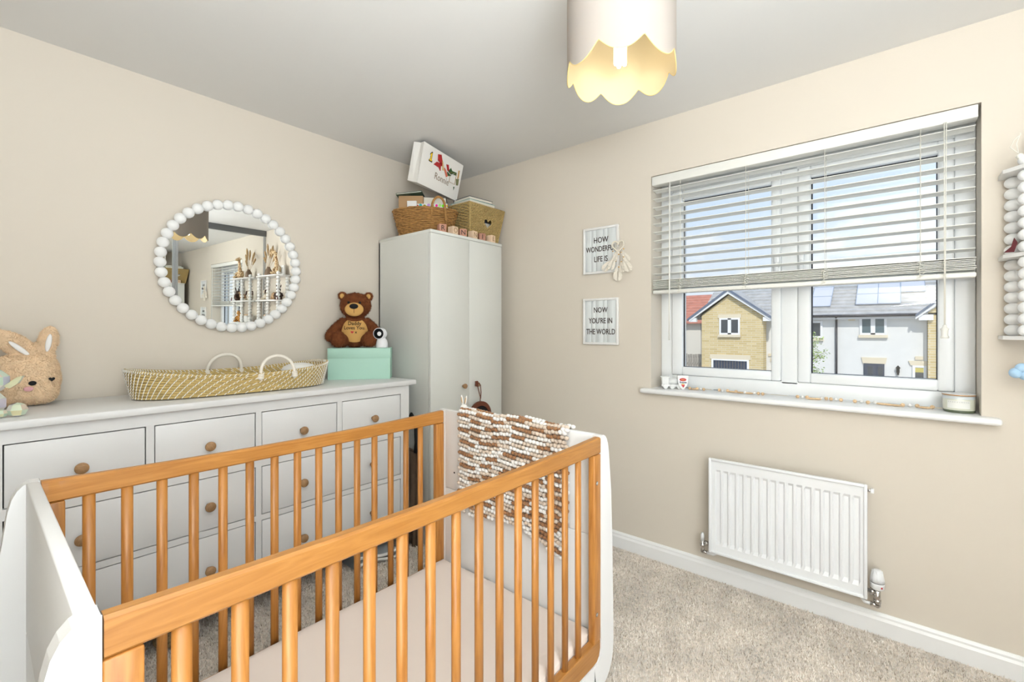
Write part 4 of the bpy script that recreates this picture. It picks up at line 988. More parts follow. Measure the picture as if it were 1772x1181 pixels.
# between dresser and wardrobe
hang = thing('canvas_bag', 'brown canvas bag squeezed between dresser and wardrobe', 'bag', (-.742, -.42, 0))
CANV = pm('brown_canvas', (0.17, 0.115, 0.075), .85, var=.2, vscale=20, bump=.3, bscale=300)
def drape(u, v):
    y = -.30 - .17 * u; z = .56 * (1 - v) + .002; fold = .012 * math.sin(u * 16 + v * 3) * (0.3 + v)
    return (-.745 + fold * .6 + .008 * math.sin(v * 6), y - .02 * math.sin(v * 3), z - .02 * u * (1 - v))
MB().grid(drape, 28, 24).grid(lambda u, v: (lambda p: (p[0] - .018, p[1], p[2]))(drape(u, v)), 28, 24).build('body', CANV, hang)
MB().tube([drape(0, 0), drape(.3, 0), drape(.6, 0), drape(1, 0), drape(1, .35), drape(.75, .6), drape(.85, 1)], .008, 6, flat=.5).build('hem', CANV, hang)
MB().tube([(-.752, -.34, .56), (-.75, -.37, .70), (-.748, -.41, .76), (-.748, -.452, .72), (-.75, -.46, .60), (-.752, -.455, .54)], .011, 8).build('strap', BLACK, hang)
# under the dresser
fl = thing('padded_mat', 'folded grey padded mat with white edging pushed under the dresser', 'mat', (-1.02, -.40, .012))
GREYQ = pm('grey_quilt', (0.42, 0.44, 0.45), .8)
for k in range(2):
    sh = MB().grid(lambda u, v: (-1.14 + .235 * u, -.20 - .255 * v - .03 * u, .014 + k * .030 + .012 * math.sin(u * 5 + k) * v), 16, 8).grid(lambda u, v: (-1.14 + .235 * u, -.20 - .255 * v - .03 * u, .030 + k * .030 + .012 * math.sin(u * 5 + k) * v), 16, 8); sh.build('layer', GREYQ, fl)
    MB().tube([(-1.14 + .235 * u, -.455 - .03 * u, .022 + k * .030 + .012 * math.sin(u * 5 + k)) for u in [i / 16 for i in range(17)]], .0085, 7).build('piping', WHITE, fl)
po = thing('woven_pouch', 'speckled brown and white soft pouch on carpet under the dresser', 'pouch', (-1.89, -.40, .012))
MB().sph((-.02, 0, .035), (.055, .05, .036), 20, 12).build('body', pm('speckled_weave', (0.30, 0.20, 0.10), .9, var=.6, vscale=90), po, local=True)
MB().sph((.040, -.004, .033), (.040, .046, .034), 18, 12).build('cuff', WOOL, po, local=True)

# ================================================================== on the window sill
ZS = .9342
tr = thing('toy_train', 'white painted toy train at the left end of the window sill', 'toy train', (.062, -1.652, ZS), R(-128.5 + 90))
TW = pm('train_white', (0.80, 0.81, 0.80), .5, bump=.2, bscale=120)
tr.rotation_euler = (0, 0, R(-62))
MB().rbox((-.060, -.022, .012), (.055, .022, .024), .002).rbox((-.058, -.02, .024), (-.022, .02, .062), .003).cyl((-.024, 0, .040), (.045, 0, .040), .017, None, 18).build('body', TW, tr, local=True)
MB().rbox((-.063, -.025, .060), (-.017, .025, .066), .002).build('cab_roof', TW, tr, local=True); MB().cyl((.030, 0, .052), (.030, 0, .072), .006, .009, 12).build('funnel', TW, tr, local=True)
for x in (-.040, -.005, .032):
    for s in (-1, 1):
        wl = MB().cyl((x, s * .022, .0125), (x, s * .028, .0125), .0125, None, 18).build('wheel', TW, tr, local=True); MB().cyl((x, s * .028, .0125), (x, s * .030, .0125), .004, None, 10).build('hub', TW, wl, local=True)
pk = thing('snack_packet', 'white packet with a red oval badge leaning on toy train', 'packet', (.048, -1.713, ZS), R(-62))
sh = [(-.026, .074), (.026, .074), (.026, .052), (.021, .022), (.004, .0), (-.004, .0), (-.021, .022), (-.026, .052)]
MB().prism([(x, 0, z) for x, z in sh], (0, .010, 0)).build('front', WHITE, pk, local=True); MB().rbox((-.028, -.002, .064), (.028, .013, .076), .002).build('lid', WHITE, pk, local=True)
MB().prism([(.0175 * math.cos(2*math.pi*i/24), -.0006, .053 + .0085 * math.sin(2*math.pi*i/24)) for i in range(24)], (0, .0008, 0)).build('badge', RED, pk, local=True)
MB().tube([(-.008, -.0009, .0545), (-.003, -.0009, .0515), (.002, -.0009, .0525), (.008, -.0009, .0515)], .0012, 5).build('badge_print', pm('badge_yellow', (.85, .62, .05), .5), pk, local=True)
W_ = wmat(pk); text('Ronnie', .0125, W_ @ Vector((.001, -.0006, .0385)), W_.to_3x3() @ Vector((1, 0, 0)), (0, 0, 1), pm('navy_ink', (.02, .02, .09), .6), pk, bold=.0004)
MB().prism([(-.010, -.0006, .027), (.010, -.0006, .027), (.006, -.0006, .015), (.001, -.0006, .010)], (0, .0008, 0)).build('printed_motif', RED, pk, local=True); MB().sph((.0, -.0004, .0295), (.006, .0012, .004), 10, 6).build('printed_motif', pm('motif_yellow', (.82, .70, .25), .6), pk, local=True)
cj = thing('candle_jar', 'pale green glass candle jar with wooden lid on the sill', 'candle', (.070, -2.775, ZS))
JG = pm('candle_glass', (0.66, 0.67, 0.56), .12, coat=.5); DKG = pm('thick_base_glass', (0.10, 0.12, 0.07), .1)
MB().lathe([(.042, 0), (.0455, .002), (.0465, .010)], 32).build('glass_base', DKG, cj, local=True)
MB().lathe([(.0465, .010), (.047, .012), (.0472, .052), (.0468, .053)], 32).build('wax_body', JG, cj, local=True); MB().lathe([(.0472, .053), (.0474, .066), (.0455, .066)], 32, cap=False).build('glass_rim', pm('clear_rim', (.62, .66, .67), .1), cj, local=True)
MB().lathe([(.0, .066), (.0485, .066), (.0490, .0685), (.0485, .070)], 32, cap=False).build('lid', wood('lid_wood', (.45, .24, .09), (.32, .15, .05), (9, 9, 9), 6), cj, local=True); MB().cyl((0, 0, .070), (0, 0, .0712), .0485, None, 32).build('lid_top', WHITE, cj, local=True)
lb = MB().grid(lambda u, v: (-.0478 * math.cos(R(-36) + R(82) * u - R(10)), .0478 * -math.sin(R(-36) + R(82) * u - R(10)), .018 + .030 * v), 16, 2); lb.build('label', pm('label_paper', (.80, .80, .76), .6), cj, local=True)
W_ = wmat(cj)
for i, ch in enumerate('SANDALWOOD'):
    a = R(-36) + R(82) * (.07 + .86 * i / 9) - R(10); pos = Vector((-.0482 * math.cos(a), -.0482 * math.sin(a), .042))
    text(ch, .0058, W_ @ pos, Vector((math.sin(a), -math.cos(a), 0)), (0, 0, 1), pm('grey_print', (.35, .35, .33), .6) if i == 0 else MATS['grey_print'], cj, extrude=.0001)
def garland(label, y0, y1, x, n, seed, seq):
    random.seed(seed); th = thing('bead_garland', label, 'garland', (x, (y0 + y1) / 2, ZS), group='wooden bead garlands on the sill'); path = []
    for i, kind in enumerate(seq):
        t = i / (len(seq) - 1); y = y0 + (y1 - y0) * t; xx = x + random.uniform(-.010, .010); r = .0075 if kind in 'bw' else .006
        p = (xx, y, ZS + .0078); path.append(p); loc = Vector(p) - Vector(th.location)
        if kind in 'bw': o = piece('bead', (BDB if kind == 'b' else BDW), th, loc, (random.uniform(0, 3),) * 3)
        else: o = piece('pendant_leaf', BLF, th, loc + Vector((0, 0, -.0035)), (0, 0, R(90) + random.uniform(-.4, .4)))
    MB().tube(path, .0012, 5).build('string', CORD, th)
BDB = MB().sph((0, 0, 0), .0078, 14, 10).mesh('bead', BEADW); BDW = MB().sph((0, 0, 0), .0070, 14, 10).mesh('bead', WHITE)
BLF = MB().sph((0, 0, 0), (.022, .0075, .0045), 16, 8).mesh('pendant_leaf', BEADW)
garland('short row of wooden beads beside the packet on the sill', -1.742, -1.815, .075, 5, 1, 'blbwb')
garland('wooden bead garland lying below the left window pane', -1.885, -2.09, .085, 11, 2, 'bwblblwlwbb')
garland('wooden bead garland lying below the window mullion', -2.235, -2.40, .085, 10, 3, 'bwbllwbbwb')
garland('wooden bead garland ending behind the candle jar', -2.45, -2.70, .085, 12, 4, 'bwbwlllbwblb')

# ================================================================== ball-post wall shelf on the right
shf = thing('bobbin_shelf', 'white wall shelf with stacked-ball posts right of the window', 'shelf', (-.085, -3.20, 1.215))
def board(z):
    y0_, y1_ = -2.872, -3.52
    MB().prism([(-.001, y0_ + .0, z), (-.10, y0_, z), (-.165, y0_ - .055, z), (-.165, y1_ + .055, z), (-.10, y1_, z), (-.001, y1_, z)], (0, 0, .013)).build('board', WHITE, shf)
for z in (1.220, 1.503, 1.797): board(z)
sb = MB().sph((0, 0, 0), (.0225, .0225, .0205), 18, 12).mesh('ball', PLASTER_W)
for z0_, z1_ in ((1.233, 1.503), (1.516, 1.797)):
    for x, y in ((-.030, -2.905), (-.125, -2.925), (-.125, -3.20), (-.030, -3.487), (-.125, -3.467)):
        n = 7; st = (z1_ - z0_) / n
        for k in range(n): piece('ball', sb, shf, Vector((x, y, z0_ + st * (k + .5))) - Vector(shf.location))
for y in (-2.925, -3.467): piece('ball', sb, shf, Vector((-.125, y, 1.828)) - Vector(shf.location), scale=(1.0, 1.0, 1.0))
ST = 1.8102
def spotted(name, base, spot, scale):
    m = pm(name, base, .8); t = m.node_tree; v = t.nodes.new('ShaderNodeTexVoronoi'); v.inputs['Scale'].default_value = scale; tcn = t.nodes.new('ShaderNodeTexCoord'); t.links.new(tcn.outputs['Object'], v.inputs['Vector'])
    l = t.nodes.new('ShaderNodeMath'); l.operation = 'LESS_THAN'; l.inputs[1].default_value = .42; t.links.new(v.outputs['Distance'], l.inputs[0]); x = t.nodes.new('ShaderNodeMixRGB'); x.inputs[1].default_value = (*base, 1); x.inputs[2].default_value = (*spot, 1); t.links.new(l.outputs[0], x.inputs[0]); t.links.new(x.outputs[0], t.nodes['Principled BSDF'].inputs['Base Color']); return m
GIR = spotted('giraffe_print', (.72, .55, .33), (.26, .11, .04), 60)
gf = thing('toy_giraffe', 'seated spotted toy giraffe on top of the ball-post shelf', 'toy', (-.09, -3.03, ST), R(-60))
m = MB().sph((0, 0, .06), (.045, .04, .06), 18, 12).tube([(0, -.01, .10), (0, -.015, .17), (0, -.025, .24)], [.026, .018, .015], 12).sph((0, -.04, .255), (.022, .036, .022), 16, 10).sph((0, -.07, .246), (.017, .02, .016), 14, 10)
for s in (-1, 1): m.tube([(s * .03, -.02, .03), (s * .04, -.075, .015)], [.018, .015], 10).tube([(s * .035, -.02, .085), (s * .04, -.05, .05)], [.012, .011], 8).tube([(s * .009, -.03, .27), (s * .010, -.028, .295)], [.003, .005], 8).sph((s * .028, -.022, .268), (.014, .005, .008), 8, 6)
me = remeshed(m, .005, 3); me.materials.append(GIR); link(bpy.data.objects.new('body', me), gf)
vs = thing('pampas_vase', 'dried pampas stems in a small brown vase on the shelf', 'vase', (-.085, -3.30, ST))
MB().lathe([(0, 0), (.034, 0), (.042, .03), (.036, .07), (.018, .10), (.020, .112)], 20).build('vase', pm('stoneware', (.20, .13, .08), .5), vs, local=True)
PAM = pm('pampas', (.46, .31, .16), .95, bump=.6, bscale=200, var=.3, vscale=60)
for k, (a, b, ln) in enumerate(((.45, .1, .30), (.15, .5, .33), (-.2, .9, .30), (-.5, .2, .31), (.05, -.3, .34), (.7, .4, .26), (-.75, .3, .27))):
    tip = Vector((math.sin(b) * .5 * ln * .4, math.sin(a) * ln, math.cos(a) * ln + .05)); mid = tip * .55
    st_ = MB().tube([(0, 0, .08), mid * .6 + Vector((0, 0, .05)), mid + Vector((0, 0, .03))], .0015, 5).build('stem', PAM, vs, local=True)
    MB().tube([mid + Vector((0, 0, .03)), mid.lerp(tip, .4) + Vector((0, 0, .025)), mid.lerp(tip, .75) + Vector((0, 0, .012)), tip], [.004, .013, .012, .002], 8).build('plume', PAM, st_, local=True)
GREYF = pm('dark_brown_felt', (.07, .04, .03), .9); TANW = wood('toy_wood', (.50, .33, .18), (.38, .22, .11), (3, 9, 9), 6, .6, 0)
nm_ = thing('letter_box', 'white block with a stag outline standing at the shelf end', 'ornament', (-.05, -2.975, ST)); MB().rbox((-.012, -.035, 0), (.012, .035, .115), .003).build('block', WHITE, nm_, local=True); MB().rbox((-.0135, -.022, .02), (-.012, .022, .09), .0005, 1).build('panel', pm('grey_panel', (.5, .48, .45), .6), nm_, local=True)
el = thing('toy_elephant', 'small wooden toy elephant on the middle shelf board', 'toy', (-.085, -3.13, 1.5162), R(90))
m = MB().sph((0, 0, .058), (.050, .028, .034), 18, 12).sph((.052, 0, .068), (.024, .022, .026), 14, 10).tube([(.07, 0, .062), (.085, 0, .04), (.086, 0, .012)], [.010, .008, .006], 8)
for x in (-.03, .028):
    for s in (-1, 1): m.cyl((x, s * .015, 0), (x, s * .015, .045), .013, .014, 12)
for s in (-1, 1): m.sph((.042, s * .026, .07), (.018, .006, .024), 12, 8)
me = remeshed(m, .004, 2); me.materials.append(TANW); link(bpy.data.objects.new('body', me), el)
dk = thing('toy_donkey', 'dark brown soft toy donkey at the left end of the middle shelf', 'toy', (-.105, -2.962, 1.5162), R(20))
m = MB().sph((0, 0, .05), (.040, .032, .05), 16, 12).sph((0, -.02, .115), (.026, .034, .026), 16, 12)
for s in (-1, 1): m.sph((s * .02, .0, .155), (.008, .006, .028), 10, 8, rot=Euler((0, s * .3, 0)).to_matrix()).tube([(s * .025, -.02, .03), (s * .03, -.055, .014)], [.015, .012], 8).tube([(s * .03, -.01, .08), (s * .045, -.03, .045)], [.012, .010], 8)
me = remeshed(m, .0045, 3); me.materials.append(GREYF); link(bpy.data.objects.new('body', me), dk); MB().sph((0, -.052, .108), (.018, .010, .015), 12, 8).build('muzzle', TANF, dk, local=True)
# floppy dark red ear cloth seen at the edge of the picture
lw = thing('toy_squirrel', 'pale soft toy with long dark ears at the right of middle shelf', 'toy', (-.085, -3.36, 1.5162), R(-70))
m = MB().sph((0, 0, .045), (.04, .034, .045), 16, 12).sph((0, -.01, .105), (.028, .028, .026), 16, 12)
for s in (-1, 1): m.tube([(s * .025, -.02, .02), (s * .03, -.06, .012)], [.014, .011], 8)
me = remeshed(m, .0045, 3); me.materials.append(pm('oat_plush', (.66, .58, .46), .9)); link(bpy.data.objects.new('body', me), lw)
for s in (-1, 1): MB().tube([(s * .018, 0, .125), (s * .05, -.01, .115), (s * .062, -.015, .07)], [.006, .013, .008], 8, flat=.5).build('ear', pm('dark_ear', (.06, .02, .015), .8) if s < 0 else MATS['dark_ear'], lw, local=True)
rdd = MB().prism([(-.152, -2.868, 1.517), (-.152, -2.892, 1.517), (-.152, -2.900, 1.548), (-.152, -2.892, 1.565), (-.152, -2.885, 1.536)], (.006, 0, 0)); single(rdd, 'ear_tag', pm('maroon_felt', (.09, .012, .016), .85), 'maroon felt triangle sticking out from the middle shelf board', 'felt tag', base=(-.15, -2.88, 1.517))
lpd = thing('toy_leopard', 'spotted orange soft toy leopard sitting on the bottom shelf', 'toy', (-.085, -3.02, 1.2332), R(-50))
m = MB().sph((0, 0, .05), (.042, .034, .052), 16, 12).sph((0, -.015, .118), (.034, .032, .03), 16, 12)
for s in (-1, 1): m.sph((s * .026, -.005, .146), (.012, .006, .012), 10, 8).tube([(s * .03, -.02, .02), (s * .035, -.075, .014)], [.017, .014], 8).tube([(s * .032, -.01, .08), (s * .045, -.04, .04)], [.012, .010], 8)
me = remeshed(m, .0045, 3); me.materials.append(spotted('leopard_print', (.62, .30, .07), (.08, .03, .01), 75)); link(bpy.data.objects.new('body', me), lpd)
for k, (y, lab) in enumerate(((-3.16, 'white pot with a wooden rim next to the toy leopard'), (-3.30, 'white pot with a wooden rim at the far end of the bottom shelf'))):
    th = thing('storage_pot', lab, 'pot', (-.085, y, 1.2332), group='white pots on the bottom shelf'); MB().lathe([(0, 0), (.042, 0), (.05, .02), (.05, .07), (.044, .09)], 24).build('pot', WHITE, th, local=True); MB().lathe([(.046, .09), (.046, .105), (.0, .105)], 24).build('lid', BEADW, th, local=True)
bt = thing('cloud_charm', 'pale blue fluffy cloud charm hanging below the ball-post shelf', 'charm', (-.10, -2.925, 1.10))
m = MB()
for p in ((0, 0, 0), (0, .022, .006), (0, -.022, .004), (0, .008, .022), (0, -.012, .018)): m.sph(p, .018, 12, 8)
m.build('cloud', pm('baby_blue', (.42, .62, .82), .9), bt, local=True); MB().tube([(0, 0, .03), (0, 0, .122)], .0008, 5).build('thread', WHITE, bt, local=True)
tw_ = MB().tube([(-.13, -2.905, 1.853), (-.135, -2.885, 1.875), (-.13, -2.895, 1.90), (-.13, -2.91, 1.915)], .0012, 5).tube([(-.13, -2.905, 1.853), (-.132, -2.90, 1.885), (-.13, -2.91, 1.92)], .0012, 5).sph((-.13, -2.908, 1.842), .010, 10, 8); single(tw_, 'string_tie', CORD, 'loose white string tied on top of the shelf post', 'string', base=(-.13, -2.905, 1.84))

# ================================================================== outside
struct('ground', MB().box((1.5, -40, -2.9), (80, 60, -2.8)), pm('street_paving', (.32, .32, .31), .9))
def bricks(name, c1, c2, mortar):
    m = bpy.data.materials.new(name); m.use_nodes = True; t = m.node_tree; p = t.nodes['Principled BSDF']; tcn = t.nodes.new('ShaderNodeTexCoord'); mp = t.nodes.new('ShaderNodeMapping'); mp.inputs['Rotation'].default_value = (R(90), 0, R(90)); t.links.new(tcn.outputs['Object'], mp.inputs[0])
    b = t.nodes.new('ShaderNodeTexBrick'); b.inputs['Color1'].default_value = (*c1, 1); b.inputs['Color2'].default_value = (*c2, 1); b.inputs['Mortar'].default_value = (*mortar, 1); b.inputs['Scale'].default_value = 1.0; b.inputs['Brick Width'].default_value = .45; b.inputs['Row Height'].default_value = .12; b.inputs['Mortar Size'].default_value = .012
    sp = t.nodes.new('ShaderNodeSeparateXYZ'); cb = t.nodes.new('ShaderNodeCombineXYZ'); t.links.new(tcn.outputs['Object'], sp.inputs[0]); t.links.new(sp.outputs['Y'], cb.inputs[0]); t.links.new(sp.outputs['Z'], cb.inputs[1]); t.links.new(cb.outputs[0], b.inputs['Vector']); t.links.new(b.outputs['Color'], p.inputs['Base Color']); p.inputs['Roughness'].default_value = .9; return m
YBR = bricks('buff_brick', (.56, .42, .19), (.68, .54, .29), (.66, .59, .44)); RENDER = pm('white_render', (.74, .73, .70), .95, var=.03, vscale=2); CREAMR = pm('cream_render', (.74, .69, .60), .95)
SLATE = pm('grey_roof_tile', (.42, .41, .40), .8, var=.2, vscale=3); REDT = pm('red_roof_tile', (.50, .20, .14), .8, var=.2, vscale=3); BARGE = pm('slate_blue_verge', (.13, .16, .22), .6); STONE = pm('cast_stone', (.72, .63, .47), .9)
FASC = pm('white_fascia', (.82, .82, .82), .5); DGL = pm('dark_window_glass', (.05, .06, .07), .05); SOLAR = pm('solar_glass', (.52, .53, .60), .35, coat=.3); NAVY = pm('navy_door', (.035, .05, .085), .5); PIPE = pm('black_pipe', (.02, .02, .03), .4)
def hwin(parent, X, y0, y1, z0, z1, panes=2, frame=FASC, glass=DGL, sillm=STONE, fw=.10, lint=True):
    f = MB(); ringy(f, y0, y1, z0, z1, fw, fw, fw, fw, X - .06, X + .02, .005)
    for k in range(1, panes): yc = y0 + (y1 - y0) * k / panes; f.box((X - .06, yc - .09, z0 + .02), (X + .02, yc + .09, z1 - .02))
    w = f.build('window', frame, parent); 
    for k in range(panes):
        a = y0 + (y1 - y0) * k / panes + .09; b = y0 + (y1 - y0) * (k + 1) / panes - .09; MB().box((X - .03, a, z0 + fw - .02), (X - .01, b, z1 - fw + .02)).build('pane', glass, w)
    MB().box((X - .13, y0 - .04, z0 - .14), (X + .02, y1 + .04, z0)).build('sill', sillm, parent)
    if lint: MB().box((X - .05, y0 - .06, z1), (X + .02, y1 + .06, z1 + .22)).build('lintel', sillm, parent)
def courses(mb, x0, z0, x1, z1, ya, yb, n, th=.035, clipf=None):
    """tile courses lapping up a slope from (x0,z0) to (x1,z1)"""
    for k in range(n):
        a, b = k / n, (k + 1.12) / n; p0 = (x0 + (x1 - x0) * a, z0 + (z1 - z0) * a + th); p1 = (x0 + (x1 - x0) * b, z0 + (z1 - z0) * b + .004)
        l, r = (ya, yb) if clipf is None else clipf((a + b) / 2)
        mb.add([(p0[0], l, p0[1]), (p0[0], r, p0[1]), (p1[0], r, p1[1]), (p1[0], l, p1[1]), (p0[0], l, p0[1] - th - .02), (p0[0], r, p0[1] - th - .02), (p1[0], r, p1[1] - th), (p1[0], l, p1[1] - th)], [(0, 1, 2, 3), (4, 7, 6, 5), (0, 4, 5, 1), (3, 2, 6, 7), (0, 3, 7, 4), (1, 5, 6, 2)])
    return mb
# --- brick gabled house
X1 = 25.7
h1 = thing('gabled_house', 'buff brick house front with a steep gable across the street', 'house', (26.5, 4.7, -2.8))
MB().prism([(X1, 6.27, -2.8), (X1, 2.99, -2.8), (X1, 2.99, 2.06), (X1, 4.755, 3.30), (X1, 6.27, 2.13)], (.9, 0, 0)).build('gable_wall', YBR, h1)
ap = Vector((X1 - .22, 4.755, 3.62))
for e_ in (Vector((X1 - .22, 6.95, 1.98)), Vector((X1 - .22, 2.55, 1.98))):
    dv = e_ - ap; s = MB(); s.prism([ap, e_, e_ + Vector((0, 0, -.20)), ap + Vector((0, 0, -.27))], (.10, 0, 0)); s.build('bargeboard', FASC, h1)
    s = MB(); s.prism([ap + Vector((-.05, 0, .04)), e_ + Vector((-.05, math.copysign(.1, dv.y), -.04)), e_ + Vector((-.05, math.copysign(.1, dv.y), -.16)), ap + Vector((-.05, 0, -.10))], (.16, 0, 0)); s.build('verge', BARGE, h1)
    s = MB(); s.prism([ap + Vector((.1, 0, .0)), e_ + Vector((.1, 0, -.06)), e_ + Vector((2.9, 0, -.06)), ap + Vector((2.9, 0, 0))], (0, 0, .05)); s.build('roof_slope', SLATE, h1)
    MB().box((X1 - .18, e_.y - .02 if dv.y < 0 else e_.y - .42, 1.76), (X1 + .05, e_.y + .42 if dv.y < 0 else e_.y + .02, 1.99)).build('eaves_box', FASC, h1)
hwin(h1, X1, 4.16, 5.27, 1.0, 1.96)
MB().box((X1 - .05, 3.62, -.42), (X1 + .05, 5.78, -.16)).build('lintel', STONE, h1)
g = MB(); ringy(g, 3.70, 5.70, -2.8, -.42, .10, .10, .05, .08, X1 - .06, X1 + .02, .005); g.build('door_frame', FASC, h1)
for k in range(12): MB().box((X1 - .02, 3.80 + .15 * k + .008, -2.75), (X1 + .01, 3.80 + .15 * (k + 1) - .008, -.50)).build('garage_board', NAVY, h1)
# --- long white house behind with the tiled roof
X2 = 26.5
h2 = thing('rendered_house', 'white rendered house with solar panels on its grey roof', 'house', (28, -1, -2.8))
MB().box((X2, -3.72, -2.8), (X2 + 8, 6.15, 2.03)).build('wall', RENDER, h2)
RX, RZ = 31.2, 5.02
courses(MB(), X2 - .35, 1.98, RX, RZ, -5.6, 6.55, 15, .085).build('roof_tiles', SLATE, h2, kind='stuff')
MB().prism([(X2 - .3, 6.5, 1.9), (RX, 6.5, RZ - .05), (RX + 4.5, 6.5, 1.9)], (0, -12.0, 0)).build('roof_core', SLATE, h2)
MB().cyl((X2 - .40, -3.6, 1.99), (X2 - .40, 2.6, 1.99), .075, None, 10).build('gutter', PIPE, h2); MB().box((X2 - .30, -3.65, 1.82), (X2 + .02, 2.9, 1.95)).build('fascia', FASC, h2)
MB().cyl((X2 - .10, -.25, 1.92), (X2 - .10, -.25, -2.8), .05, None, 10).cyl((X2 - .38, -.25, 1.96), (X2 - .10, -.25, 1.80), .05, None, 10).build('downpipe', PIPE, h2)
hwin(h2, X2, -2.26, -1.20, 1.02, 1.92, lint=False, glass=pm('window_glass_teal', (.10, .15, .17), .08)); hwin(h2, X2, .35, 1.15, .85, 1.75, 1, lint=False)
for sy in (-1, 1): MB().box((X2 - .02, -1.73 + sy * .26 - .18, 1.52), (X2 + .0, -1.73 + sy * .26 + .18, 1.82)).build('roller_blind', pm('blind_teal', (.22, .33, .36), .8) if sy < 0 else MATS['blind_teal'], h2)
MB().prism([(X2 - .06, -2.27, -.10), (X2 - .06, -1.27, -.10), (X2 - .06, -1.33, -.40), (X2 - .06, -2.21, -.40)], (.08, 0, 0)).build('lintel', STONE, h2)
dd_ = MB().box((X2 - .04, -2.17, -2.8), (X2 + .02, -1.36, -.40)).build('front_door', NAVY, h2)
for y in (-2.02, -1.62): MB().prism([(X2 - .05, y - .09, -.55), (X2 - .05, y + .11, -.55), (X2 - .05, y + .05, -1.3), (X2 - .05, y - .09, -1.3)], (.02, 0, 0)).build('door_glass', DGL, dd_)
w = MB().prism([(X2 - .06, -3.72, -.20), (X2 - .06, -3.06, -.20), (X2 - .06, -3.14, -.42), (X2 - .06, -3.72, -.42)], (.08, 0, 0)).build('lintel', STONE, h2)
f = MB(); ringy(f, -3.70, -3.20, -2.0, -.42, .10, .10, .08, .10, X2 - .06, X2 + .02, .005); f = f.build('window', FASC, h2); MB().box((X2 - .03, -3.62, -1.94), (X2 - .01, -3.28, -.50)).build('pane', DGL, f); MB().box((X2 - .04, -3.61, -.74), (X2 - .03, -3.29, -.50)).build('roller_blind', pm('yellow_blind', (.55, .47, .12), .8), f)
MB().box((X2 - .06, -1.02, 1.74), (X2 + .02, -.74, 1.86)).build('vent_box', STONE, h2); MB().box((X2 - .06, -3.58, -.14), (X2 + .02, -3.30, .02)).build('vent_box', STONE, h2); MB().box((X2 - .06, 2.62, -.20), (X2 + .02, 2.88, -.05)).build('vent_box', STONE, h2)
hwin(h2, X2, 2.0, 2.72, -2.2, -.50, 1, lint=True)
lt_ = MB().box((X2 - .10, -2.74, -.80), (X2 - .02, -2.62, -.58)).lathe([(.10, 0), (.02, .12), (0, .14)], 8, Matrix.Translation((X2 - .10, -2.68, -.58))).box((X2 - .14, -2.72, -.90), (X2, -2.64, -.80)).build('wall_lantern', BLACK, h2)
# roof-mounted solar panels, lying on the slope
sl_ = Vector((RX - (X2 - .35), 0, RZ - 1.98)); sl_n = Vector((-sl_.z, 0, sl_.x)).normalized(); L = sl_.length; sd = sl_.normalized()
def rp(y, s): return Vector((X2 - .35, y, 1.98)) + sd * s + sl_n * .09
for (ya, yb, s0, s1) in ((-1.02, -1.90, .95, 2.05), (-1.90, -2.78, .95, 2.05), (-1.02, -1.90, 2.07, 3.2), (-1.90, -2.78, 2.07, 3.2), (-2.80, -3.72, 2.15, 3.25), (.95, .05, .85, 1.95), (.95, .05, 1.97, 3.1), (1.85, .97, .85, 1.95)):
    p = MB().prism([rp(ya, s0), rp(yb, s0), rp(yb, s1), rp(ya, s1)], sl_n * .05).build('solar_panel', SOLAR, h2)
    e = MB().tube([rp(ya, s0) + sl_n * .05, rp(yb, s0) + sl_n * .05, rp(yb, s1) + sl_n * .05, rp(ya, s1) + sl_n * .05], .022, 5, closed=True).build('panel_frame', pm('panel_edge', (.28, .34, .42), .4) if 'panel_edge' not in MATS else MATS['panel_edge'], p)
# --- brick gable on the right
h3 = thing('brick_wing', 'buff brick gabled wing joining the white house on its right', 'house', (26.5, -5.6, -2.8))
MB().prism([(X2 - .35, -3.74, -2.8), (X2 - .35, -7.5, -2.8), (X2 - .35, -7.5, 2.1), (X2 - .35, -5.6, 3.7), (X2 - .35, -3.74, 2.1)], (.9, 0, 0)).build('gable_wall', YBR, h3)
ap = Vector((X2 - .55, -5.6, 4.05))
for e_ in (Vector((X2 - .55, -3.30, 1.98)), Vector((X2 - .55, -7.9, 1.98))):
    MB().prism([ap, e_, e_ + Vector((0, 0, -.22)), ap + Vector((0, 0, -.26))], (.10, 0, 0)).build('bargeboard', FASC, h3); MB().prism([ap + Vector((-.05, 0, .06)), e_ + Vector((-.05, 0, .02)), e_ + Vector((-.05, 0, -.10)), ap + Vector((-.05, 0, -.08))], (.16, 0, 0)).build('verge', BARGE, h3)
MB().box((X2 - .5, -3.92, 1.72), (X2 - .3, -3.42, 1.98)).build('eaves_box', FASC, h3)
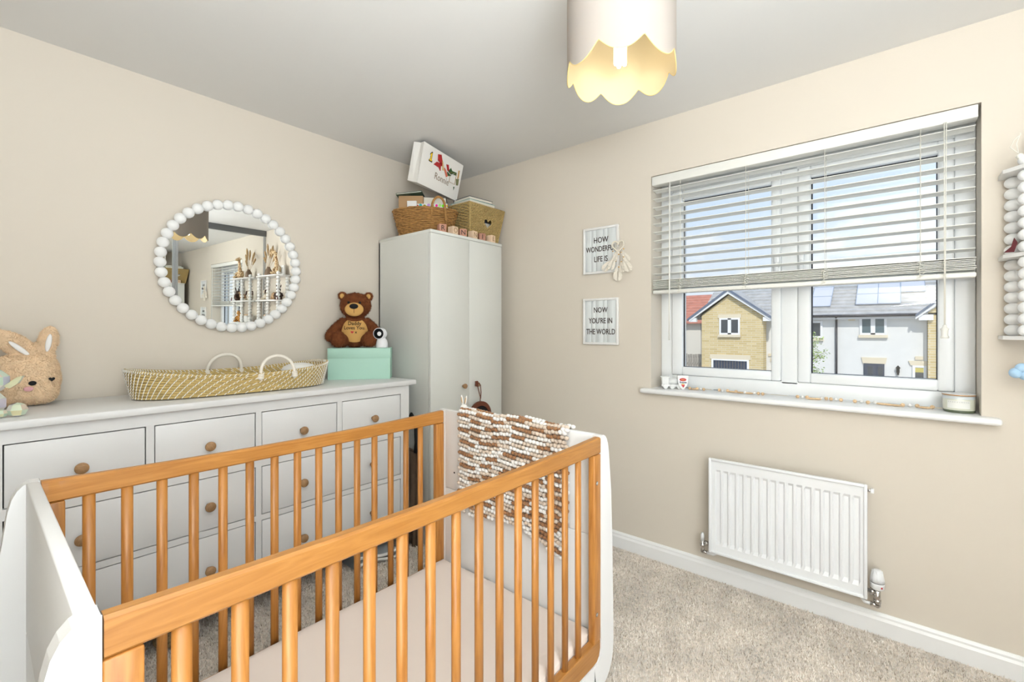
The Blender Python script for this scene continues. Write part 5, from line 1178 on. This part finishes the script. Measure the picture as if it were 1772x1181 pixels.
# --- red-roofed house further left
h4 = thing('red_roof_house', 'cream rendered house with red tiled roof at far left', 'house', (33, 11, -2.8))
MB().box((31.0, 8.0, -2.8), (38, 15, 1.95)).build('wall', CREAMR, h4); courses(MB(), 30.6, 1.75, 34.5, 4.0, 7.3, 15.5, 10, .06).build('roof_tiles', REDT, h4, kind='stuff')
MB().prism([(30.5, 7.25, 1.70), (34.5, 7.25, 3.98), (34.5, 7.25, 3.7), (30.5, 7.25, 1.42)], (0, -.1, 0)).build('verge', BARGE, h4)
fe = thing('timber_fence', 'weathered timber fence beside the brick house', 'fence', (27, 9, -2.8))
fp = MB().box((0, -.065, 0), (.03, .065, 2.55)).mesh('plank', pm('weathered_timber', (.33, .30, .26), .9, var=.3, vscale=6))
for k in range(34): piece('plank', fp, fe, (.02 * (k % 2), -2.6 + .155 * k, random.uniform(-.03, .03)))
MB().box((27.06, 6.35, -.9), (27.12, 11.6, -.8)).build('rail', MATS['weathered_timber'], fe)
# --- small tree in front of the white house
random.seed(5)
trr = thing('street_tree', 'young leafy tree in front of the white house', 'tree', (19.5, -.05, -2.8))
BARK = pm('bark', (.25, .21, .16), .9); LEAF = pm('leaf_green', (.36, .48, .14), .6, var=.35, vscale=3)
tk = MB().tube([(0, 0, 0), (.05, .1, 1.2), (0, .15, 2.2), (.05, .25, 3.2), (0, .3, 3.9)], [.06, .05, .04, .025, .01], 8); tips = []
for k in range(30):
    z = random.uniform(1.3, 3.6); a = random.uniform(0, 6.28); ln = random.uniform(.5, 1.15) * (1 - (z - 1.3) / 4.2); p0 = Vector((.03, .2, z)); p1 = p0 + Vector((math.cos(a) * ln * .55, math.sin(a) * ln * .55, .30)); p2 = p0 + Vector((math.cos(a) * ln, math.sin(a) * ln, .32 + random.uniform(-.1, .2)))
    tk.tube([p0, p1, p2], [.014, .009, .003], 5); tips += [p0.lerp(p1, .6), p1, p1.lerp(p2, .5), p2]
tk.build('trunk', BARK, trr, local=True)
lf = MB()
for p in tips:
    for q in range(11):
        c = p + Vector((random.gauss(0, .11), random.gauss(0, .11), random.gauss(0, .10))); u = Vector((random.gauss(0, 1), random.gauss(0, 1), random.gauss(0, .5))).normalized(); v_ = u.cross(Vector((random.gauss(0, 1), random.gauss(0, 1), random.gauss(0, 1)))).normalized(); s_ = random.uniform(.035, .065)
        lf.add([c - u * s_, c + v_ * s_ * .45, c + u * s_, c - v_ * s_ * .45], [(0, 1, 2, 3)])
lf.build('foliage', LEAF, trr, local=True, kind='stuff', fix=False)
